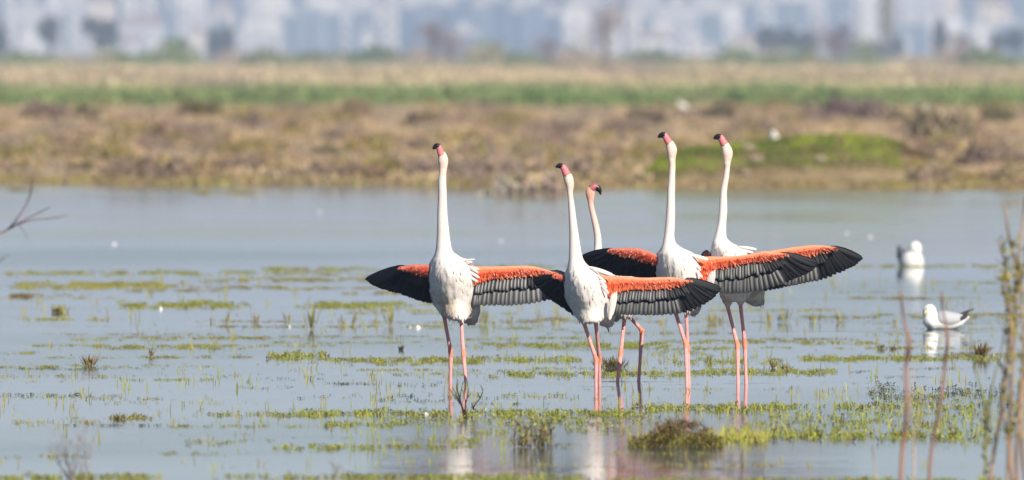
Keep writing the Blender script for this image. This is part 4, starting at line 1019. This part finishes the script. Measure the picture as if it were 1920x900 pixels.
# grassy mound at the right of the far shore
def mound():
    Dm = 248.0; s = Dm / F; xc = (1455 - 960) * s
    prof = [(1208, 0), (1216, 26), (1240, 48), (1290, 62), (1340, 68), (1400, 72), (1470, 78), (1540, 84), (1600, 86), (1650, 82), (1700, 70), (1740, 52), (1790, 30), (1840, 12), (1900, 0)]
    px_ = np.array([p[0] for p in prof]); ph = np.array([p[1] for p in prof]) * 1.1
    V = []; nxm, nym = 60, 24
    def hz(x, y):
        px = x / s + 960; h = np.interp(px, px_, ph) * s
        t = (y - 246.5) / 7.0
        return h * max(0, math.sin(math.pi * min(1, max(0, t)) ** .6)) ** .7 + .03 * mnoise.noise(Vector((x * 2, y, 0))) - .02
    for j in range(nym):
        for i in range(nxm):
            x = (1205 + (1905 - 1205) * i / (nxm - 1) - 960) * s; y = 246.3 + 7.4 * j / (nym - 1)
            V.append((x, y, hz(x, y)))
    Fs = np.array([(j * nxm + i, j * nxm + i + 1, (j + 1) * nxm + i + 1, (j + 1) * nxm + i) for j in range(nym - 1) for i in range(nxm - 1)])
    add('mound', np_mesh('mound', np.array(V), Fs, None, True), mat('mound_earth', (.24, .18, .10), rough=.95, noise=(2.5, .4)), kind='structure')
    n = 26000
    px = rng.uniform(1212, 1860, n); x = (px - 960) * s; y = 246.4 + 5.0 * rng.random(n) ** 1.2
    z = np.array([hz(a, b) for a, b in zip(x, y)])
    yy = HY + (H - z) / s
    cols = []
    for a, b, zz in zip(px, yy, z):
        q = mnoise.noise(Vector((a * .014, b * .05, 3))); q2 = mnoise.noise(Vector((a * .03, b * .07, 6)))
        green = (b < 318 + 20 * q2) and a < 1690 + 20 * q2
        if a < 1345 and b < 349: green = True
        c = np.array((.19, .24, .035)) if green else np.array((.38, .28, .15))
        if green and q2 > .22: c = np.array((.27, .20, .10))
        if green and q > .12: c = np.array((.28, .33, .045))
        if green and q < -.15: c = np.array((.14, .17, .03))
        if not green and q > .1: c = np.array((.30, .24, .08))
        if not green and q < -.15: c = np.array((.16, .11, .06))
        cols.append(c)
    cols = np.array(cols) * (1 + rng.normal(size=(n, 1)) * .2)
    V, Fq, Cv = leaf_quads(np.stack([x, y, z - .005], 1), dirs(n, .8, .6), rng.uniform(.03, .08, n), .022, np.clip(cols, .01, .8))
    add('mound_grass', np_mesh('mound_grass', V, Fq, Cv), M['shrub'], kind='stuff')
    # pale stones on it
    for (a, b, w, lab) in [(1415, 298, 26, 'pale flat stone on the mound left of centre'), (1535, 296, 24, 'pale upright stone on the mound right of centre'), (1508, 318, 14, 'small pale stone low on the mound'), (1402, 276, 26, 'pale flat stone on top of the mound beside the perched gull'), (1395, 330, 20, 'small buff stone low on the mound face at left'), (1605, 334, 20, 'buff stone near the water at the right of the mound')]:
        X = (a - 960) * s; Z = H + (HY - b) * s
        yq = min(np.linspace(246.4, 249.5, 60), key=lambda q: abs(hz(X, q) - Z + .05)); Z2 = hz(X, yq)
        G = Geo(); G.tube([(X - w * s / 2, yq, Z2 + .02), (X - w * s / 4, yq - .02, Z2 + .05), (X + w * s / 5, yq - .02, Z2 + .06), (X + w * s / 2, yq, Z2 + .02)], [.02, w * s * .26, w * s * .24, .02], 7)
        me = G.mesh('stone', smooth=False, cols=False)
        for v in me.vertices: v.co -= Vector((X, yq, Z2))
        add('stone', me, M['stone'], None, (X, yq, Z2), lab, 'stone', 'pale stones on the grassy mound')
    # perched gull on top
    X = (1453 - 960) * s; Y = 249.5; Z = hz(X, Y)
    root = empty('gull', (X, Y, Z), 'small white gull perched on top of the grassy mound', 'gull')
    G = Geo(); G.tube([(0.03, .1, .04), (.01, .04, .08), (0, -.01, .10), (0, -.04, .13), (0, -.05, .165), (0, -.05, .19)], [.03, .065, .065, .045, .034, .012], 12)
    for q in (-.02, .02): G.tube([(q, 0, .06), (q, 0, -.01)], [.006, .006], 6)
    add('body', remesh_g(G), M['gull_white'], root)
    for sg in (-1, 1):
        G = Geo(); G.tube([(sg * .045, -.01, .11), (sg * .06, .05, .09), (sg * .035, .13, .06), (sg * .01, .19, .045)], [.02, .035, .022, .004], 8, flat=.6)
        add('folded_wing', G.mesh('fw', cols=False), M['gull_grey'], root)
    G = Geo(); G.tube([(0, -.078, .165), (0, -.10, .162), (0, -.115, .155)], [.008, .006, .002], 6); add('bill', G.mesh('bill', cols=False), M['gull_bill'], root)
mound()
# white bird far back on the marsh
def far_bird():
    D = depth_at(214, .1); s = D / F; X = (1281 - 960) * s
    root = empty('egret', (X, D, ground_z(X, D)), 'tiny white bird standing on the marsh beyond the tallest flamingo head', 'bird')
    G = Geo(); G.tube([(.13, 0, .12), (.05, 0, .18), (-.05, 0, .2), (-.11, 0, .25), (-.12, 0, .32), (-.14, 0, .35)], [.02, .07, .075, .03, .022, .02], 10)
    for q in (-.02, .03): G.tube([(q, 0, .15), (q, 0, -.02)], [.008, .008], 6)
    me = remesh(G, .01, 2); me.polygons.foreach_set('use_smooth', np.ones(len(me.polygons), bool)); add('body', me, M['gull_white'], root)
    G = Geo(); G.tube([(-.155, 0, .35), (-.2, 0, .345)], [.01, .003], 6); add('bill', G.mesh('bill', cols=False), M['gull_bill'], root)
far_bird()

# ------------------------------------------------------------------ far trees
def tree(px, ybase, w, h, kind, col, label, seed, D=None):
    rr = random.Random(seed); D = D or depth_at(ybase, .4); s = D / F; x = (px - 960) * s; z = ground_z(x, D)
    Hh = h * s * 1.18; Ww = w * s * 1.25
    root = empty('bare_tree' if kind == 'bare' else 'cypress' if kind == 'cypress' else 'poplar' if kind == 'poplar' else 'round_tree', (x, D, z - .05), label, 'tree', 'trees along the far field edge')
    G = Geo(); tr = (0.12, 0.09, 0.07) if kind != 'bare' else (.2, .15, .14)
    G.tube([(0, 0, -.1), (.02 * Ww, 0, Hh * .3), (0, .02 * Ww, Hh * .6), (0, 0, Hh * .93)], [Ww * .05 + .05, Ww * .04 + .04, Ww * .03 + .02, .02], 7, tr)
    for k in range(9 if kind != 'bare' else 14):
        t = rr.uniform(.25, .8); a = rr.uniform(0, 6.28); L = Ww * .42 * rr.uniform(.6, 1)
        p = Vector((0, 0, Hh * t)); q = p + Vector((math.cos(a) * L, math.sin(a) * L, Hh * .2))
        G.tube([p, (p + q) / 2 + Vector((0, 0, -.03 * Hh)), q], [Ww * .022 + .02, Ww * .015 + .015, .01], 5, tr)
    add('trunk', G.mesh('trunk'), M['twig'], root)
    n = {'bare': 900, 'cypress': 1500, 'poplar': 1300, 'round': 1900}[kind]
    if kind in ('cypress', 'poplar'):
        t = rng.random(n) ** .8; z0 = .06 if kind == 'cypress' else .12
        prof = np.sin(np.pi * np.clip(t * .9 + .1, 0, 1)) ** .6 * (1 - .35 * t); a = rng.uniform(0, 6.28, n); r = prof * Ww / 2 * rng.uniform(.2, 1, n) ** .5 * (1 + .25 * np.sin(t * 25 + a * 2))
        C = np.stack([r * np.cos(a), r * np.sin(a), Hh * (z0 + (1 - z0) * t)], 1)
    else:
        # several clumps at limb ends, with gaps
        k = 9; cc = [(rr.uniform(-.32, .32) * Ww, rr.uniform(-.3, .3) * Ww, Hh * rr.uniform(.38, .82), rr.uniform(.2, .34)) for _ in range(k)]
        i = rng.integers(0, k, n); u = rng.normal(size=(n, 3)); u /= np.linalg.norm(u, axis=1, keepdims=True); u *= rng.uniform(.3, 1, (n, 1)) ** .5
        cA = np.array(cc); C = cA[i, :3] + u * np.stack([cA[i, 3] * Ww, cA[i, 3] * Ww, cA[i, 3] * Hh * .8], 1)
    sz = (Ww + Hh) * .5
    L = rng.uniform(.06, .13, n) * sz * (.7 if kind == 'bare' else 1)
    V, Fq, Cv = leaf_quads(C, dirs(n, .5, .8), L, L * (.16 if kind == 'bare' else .6), jitter(col, n, .3))
    add('crown', np_mesh('crown', V, Fq, Cv), M['shrub'], root)
DG = (.045, .06, .04); BT = (.20, .14, .13)
for i, (px, yb, w, h, kd, col, lab) in enumerate([
    (2, 106, 26, 56, 'cypress', DG, 'dark cypress cut off by the left edge of the frame'),
    (96, 114, 36, 68, 'round', DG, 'dark tree before the pale city at far left'),
    (186, 114, 52, 64, 'round', DG, 'dark leaning round tree before the city at left'),
    (326, 106, 40, 30, 'round', (.09, .10, .07), 'low greyish tree between the dark left trees'),
    (400, 108, 26, 50, 'cypress', DG, 'left tree of the dark pair before the city'),
    (426, 108, 28, 52, 'cypress', DG, 'right tree of the dark pair before the city'),
    (810, 142, 80, 84, 'bare', BT, 'bare pinkish tree before the dark blue tower blocks'),
    (845, 138, 60, 64, 'bare', (.3, .25, .24), 'pale bare shrub tree right of the bare pinkish tree'),
    (1028, 128, 60, 54, 'bare', BT, 'bare greyish tree above the front flamingo head'),
    (1135, 152, 90, 116, 'bare', (.27, .19, .16), 'tallest bare brownish tree at centre right'),
    (1452, 114, 50, 50, 'round', DG, 'leftmost dark tree of the row at right'),
    (1482, 116, 40, 48, 'round', DG, 'middle dark tree of the row at right'),
    (1512, 116, 40, 42, 'cypress', DG, 'rightmost dark tree of the row at right'),
    (1570, 126, 90, 70, 'bare', BT, 'brown bare tree right of the dark tree row'),
    (1662, 114, 24, 130, 'poplar', (.40, .36, .29), 'tall thin grey brown poplar reaching past the top edge'),
    (1684, 112, 20, 36, 'cypress', DG, 'small dark cypress beside the tall poplar'),
    (1630, 110, 60, 30, 'round', (.08, .08, .08), 'low dark bush tree left of the tall poplar'),
    (1762, 122, 28, 62, 'cypress', DG, 'dark cypress right of the tall poplar'),
    (1805, 122, 50, 62, 'bare', BT, 'brown bare tree right of the dark cypress'),
    (1866, 112, 20, 42, 'cypress', DG, 'small dark cypress near the right edge'),
    (1902, 112, 40, 46, 'round', DG, 'dark round tree at the right edge')]):
    tree(px, yb, w, h, kd, col, lab, i, D={'bare': 1700}.get(kd, 2900))
for (px, py, w, h, lab) in [(40, 122, 100, 24, 'green hedge bush at far left under the city'), (250, 118, 110, 20, 'pale green bush line left of centre under the city'), (490, 120, 90, 24, 'green bush below the broad blue block'), (590, 118, 60, 22, 'small green bush left of the white tower foot'), (705, 118, 120, 26, 'dark green bush below the slim white tower'), (645, 112, 50, 18, 'small dark bush below the broad blue block'), (940, 118, 90, 22, 'green bush below the dark blue towers'), (1240, 118, 120, 18, 'green hedge right of the tallest bare tree'), (1850, 122, 130, 26, 'green hedge bush at far right'), (1390, 120, 90, 16, 'yellow green bush below the blue block at right')]:
    bush('hedge_bush', px, py, w, h, (.13, .18, .05), lab, group='green bushes below the city', zoff=.3, n=500)

# ------------------------------------------------------------------ the city on its slope
CM = {'W': (.70, .67, .64), 'C': (.72, .62, .52), 'P': (.50, .49, .50), 'B': (.20, .245, .31), 'D': (.13, .18, .25)}
for k, c in list(CM.items()): CM[k] = (c, mat('facade_' + {'W': 'white', 'C': 'cream', 'P': 'grey', 'B': 'blue_grey', 'D': 'dark_blue'}[k], c, rough=.85, spec=.1, noise=(.08, .12)))
M['win'] = mat('window_glass', (.06, .08, .10), rough=.2, spec=.5); M['roofm'] = mat('roof_tiles', (.36, .28, .23), rough=.9, noise=(.5, .2)); M['parapet'] = mat('parapet', (.5, .48, .45), rough=.9)
TW = {'W': 'white', 'C': 'cream', 'P': 'pale grey', 'B': 'blue grey', 'D': 'dark blue'}
city = [ # x0,x1,ytop,tone,layer  (larger layer = farther up the slope)
 (8, 24, -30, 'W', 2), (27, 84, 14, 'P', 2), (40, 80, 58, 'W', 0), (90, 108, -12, 'W', 3), (112, 168, 8, 'P', 2), (170, 214, 3, 'C', 2), (217, 226, -20, 'B', 3), (228, 250, -10, 'W', 3), (252, 272, 6, 'P', 3), (274, 290, -15, 'W', 3),
 (222, 310, 44, 'P', 1), (222, 258, 78, 'W', 0), (282, 308, 78, 'W', 0), (312, 328, 12, 'B', 3), (332, 386, -12, 'W', 3), (345, 390, 32, 'P', 1), (358, 382, 62, 'C', 0), (398, 436, 18, 'C', 2), (405, 424, 30, 'B', 1), (460, 474, -20, 'W', 3), (480, 540, -8, 'W', 3), (456, 522, 36, 'W', 1), (440, 530, 66, 'P', 0),
 (530, 562, 30, 'B', 1), (563, 604, 18, 'B', 2), (606, 640, 26, 'B', 1), (641, 672, 12, 'P', 2), (660, 700, 20, 'B', 1), (575, 636, -6, 'W', 3), (680, 697, 68, 'W', 0), (702, 726, 14, 'P', 1), (727, 745, -25, 'W', 1), (640, 700, -14, 'P', 3),
 (748, 786, 14, 'D', 1), (787, 818, 4, 'B', 2), (820, 858, 10, 'D', 1), (852, 884, -4, 'D', 2), (886, 920, 12, 'B', 1), (918, 954, 2, 'D', 2), (956, 984, 20, 'D', 1), (985, 1026, 8, 'B', 2), (1020, 1054, 30, 'D', 1), (842, 902, 64, 'B', 0), (760, 860, -20, 'P', 4), (915, 934, -20, 'W', 4), (965, 1012, -18, 'P', 4),
 (1056, 1104, 14, 'W', 1), (1106, 1128, 34, 'P', 1), (1130, 1166, 18, 'W', 2), (1152, 1182, -20, 'B', 4), (1078, 1126, -10, 'P', 4), (1174, 1200, 20, 'W', 1), (1202, 1222, 34, 'B', 1), (1224, 1256, 42, 'W', 1), (1186, 1236, -14, 'P', 4), (1236, 1310, 14, 'P', 2), (1190, 1260, 72, 'W', 0),
 (1312, 1354, 26, 'B', 1), (1356, 1390, 14, 'W', 1), (1300, 1352, -10, 'P', 4), (1392, 1420, 6, 'B', 2), (1422, 1452, 2, 'P', 2), (1454, 1516, 4, 'B', 1), (1519, 1549, -12, 'P', 2), (1552, 1596, -8, 'B', 3), (1600, 1652, -26, 'W', 1), (1276, 1340, 86, 'W', 0), (1378, 1420, 76, 'C', 0), (1494, 1514, 74, 'W', 0), (1570, 1600, 50, 'P', 1),
 (1676, 1740, 44, 'B', 1), (1678, 1768, -10, 'P', 3), (1742, 1806, 32, 'W', 1), (1770, 1796, -16, 'C', 3), (1690, 1706, 80, 'W', 0), (1800, 1832, -14, 'B', 2), (1834, 1892, 8, 'C', 2), (1816, 1866, 50, 'W', 0), (1894, 1925, -16, 'B', 2), (1870, 1918, 46, 'B', 1), (1350, 1450, -24, 'P', 4), (1460, 1540, -18, 'W', 4), (100, 160, -20, 'P', 4), (20, 80, -25, 'B', 4), (390, 450, -20, 'B', 4), (540, 575, -15, 'B', 3)]
MARK = [(0, 'at the left edge'), (95, 'behind the dark tree at far left'), (186, 'behind the leaning dark tree'), (300, 'left of the dark tree pair'), (413, 'behind the dark pair of trees'), (500, 'right of the dark tree pair'), (620, 'left of the slim white tower'), (736, 'by the slim white tower'), (810, 'behind the bare pinkish tree'), (900, 'right of the bare pinkish tree'), (1028, 'behind the bare greyish tree'), (1135, 'behind the tallest bare tree'), (1250, 'above the tallest flamingo'), (1365, 'above the rightmost flamingo'), (1480, 'behind the dark tree row'), (1570, 'behind the brown bare tree'), (1640, 'beside the tall poplar'), (1762, 'behind the dark cypress at right'), (1840, 'right of the dark cypress'), (1915, 'at the right edge')]
used = set()
xb = -30
while xb < 1950:
    w_ = random.uniform(34, 85)
    city.append((xb, xb + w_, random.uniform(-75, -30), random.choice('PCWWPBW'), 5)); xb += w_ + random.uniform(2, 22)
for bi, (x0, x1, yt, tn, ly) in enumerate(sorted(city, key=lambda r: -r[4])):
    D = [4330, 4440, 4580, 4760, 4960, 5250][ly] + (bi % 5) * 18
    s = D / F; wd = (x1 - x0) * s; xc = ((x0 + x1) / 2 - 960) * s
    zb = ground_z(xc, D) - 1.0; zt = H + (HY - yt) * s; hh = zt - zb
    mk = min(MARK, key=lambda q: abs(q[0] - (x0 + x1) / 2))[1]
    hw = 'tower' if hh > wd * 1.6 else ('low block' if hh < wd * .9 else 'block')
    ww = 'slim' if x1 - x0 < 26 else ('broad' if x1 - x0 > 60 else 'plain')
    lv = {0: 'at the city foot', 1: 'in front', 2: 'second row', 3: 'up the slope', 4: 'at the top edge', 5: ''}[ly]
    lab = f'{ww} {TW[tn]} {hw} {lv}, {mk}'.replace('plain ', '').replace('  ', ' ')
    if lab in used: lab = f'{ww} {TW[tn]} {hw} {lv}, {mk}, {"taller" if yt < 10 else "lower"} one'
    if lab in used: lab = lab + ' further right'
    used.add(lab)
    if ly == 5: lab = f'{"wider" if x1 - x0 > 58 else "narrower"} {TW[tn]} block in the rearmost row, {mk}'
    if ly == 5 and lab in used: lab = lab.replace('rearmost row', 'rearmost row, farther right')
    used.add(lab)
    root = empty('apartment_building', (xc, D, zb), lab, 'building', 'rearmost row of the hazy city' if ly == 5 else 'buildings of the hazy city')
    dp = min(16, max(9, wd * .7))
    G = Geo(); G.box(-wd / 2, wd / 2, 0, dp, 0, hh)
    nst = max(1, int((hh - 1.5) / 3.2))
    if tn in 'WCP':   # balcony slabs
        for k in range(1, nst, 1):
            G.box(-wd * .36, -wd * .06, -1.1, -.004, 1 + k * 3.2, 1.9 + k * 3.2)
    add('wall', G.mesh('wall', smooth=False, cols=False), CM[tn][1], root)
    G = Geo(); nw = max(1, int(wd / 3.4))
    for k in range(nst):
        for j in range(nw):
            a = -wd / 2 + (j + .5) * wd / nw
            G.box(a - .6, a + .6, -.05, .25, 1.4 + k * 3.2 + .55, 1.4 + k * 3.2 + 1.9)
    if G.V: add('windows', G.mesh('windows', smooth=False, cols=False), M['win'], root, kind='stuff')
    G = Geo()
    if tn == 'C' or (hw == 'low block' and bi % 2):
        V = [(-wd / 2 - .5, -.5, hh + .003), (wd / 2 + .5, -.5, hh + .003), (wd / 2 + .5, dp + .5, hh + .003), (-wd / 2 - .5, dp + .5, hh + .003), (-wd / 4, dp / 2, hh + 2.2), (wd / 4, dp / 2, hh + 2.2)]
        G.put(V, [(0, 1, 5, 4), (1, 2, 5), (2, 3, 4, 5), (3, 0, 4), (3, 2, 1, 0)]); add('roof', G.mesh('roof', smooth=False, cols=False), M['roofm'], root)
    else:
        G.box(-wd / 2 - .2, wd / 2 + .2, -.2, dp + .2, hh + .003, hh + .9); G.box(-wd * .2, wd * .1, dp * .3, dp * .7, hh + .903, hh + 3.2)
        add('roof', G.mesh('roof', smooth=False, cols=False), M['parapet'], root)

# ------------------------------------------------------------------ haze
G = Geo(); G.box(-760, 760, -70, 6960, -1.5, 130)
hm = bpy.data.materials.new('haze'); hm.use_nodes = True; hn = hm.node_tree
hn.nodes.remove(hn.nodes['Principled BSDF'])
pv = hn.nodes.new('ShaderNodeVolumePrincipled'); pv.inputs['Density'].default_value = HAZE_DENSITY; pv.inputs['Color'].default_value = (*HAZE_COLOR, 1)
hn.links.new(pv.outputs[0], hn.nodes['Material Output'].inputs['Volume'])
add('haze', G.mesh('haze', smooth=False, cols=False), hm, kind='stuff')
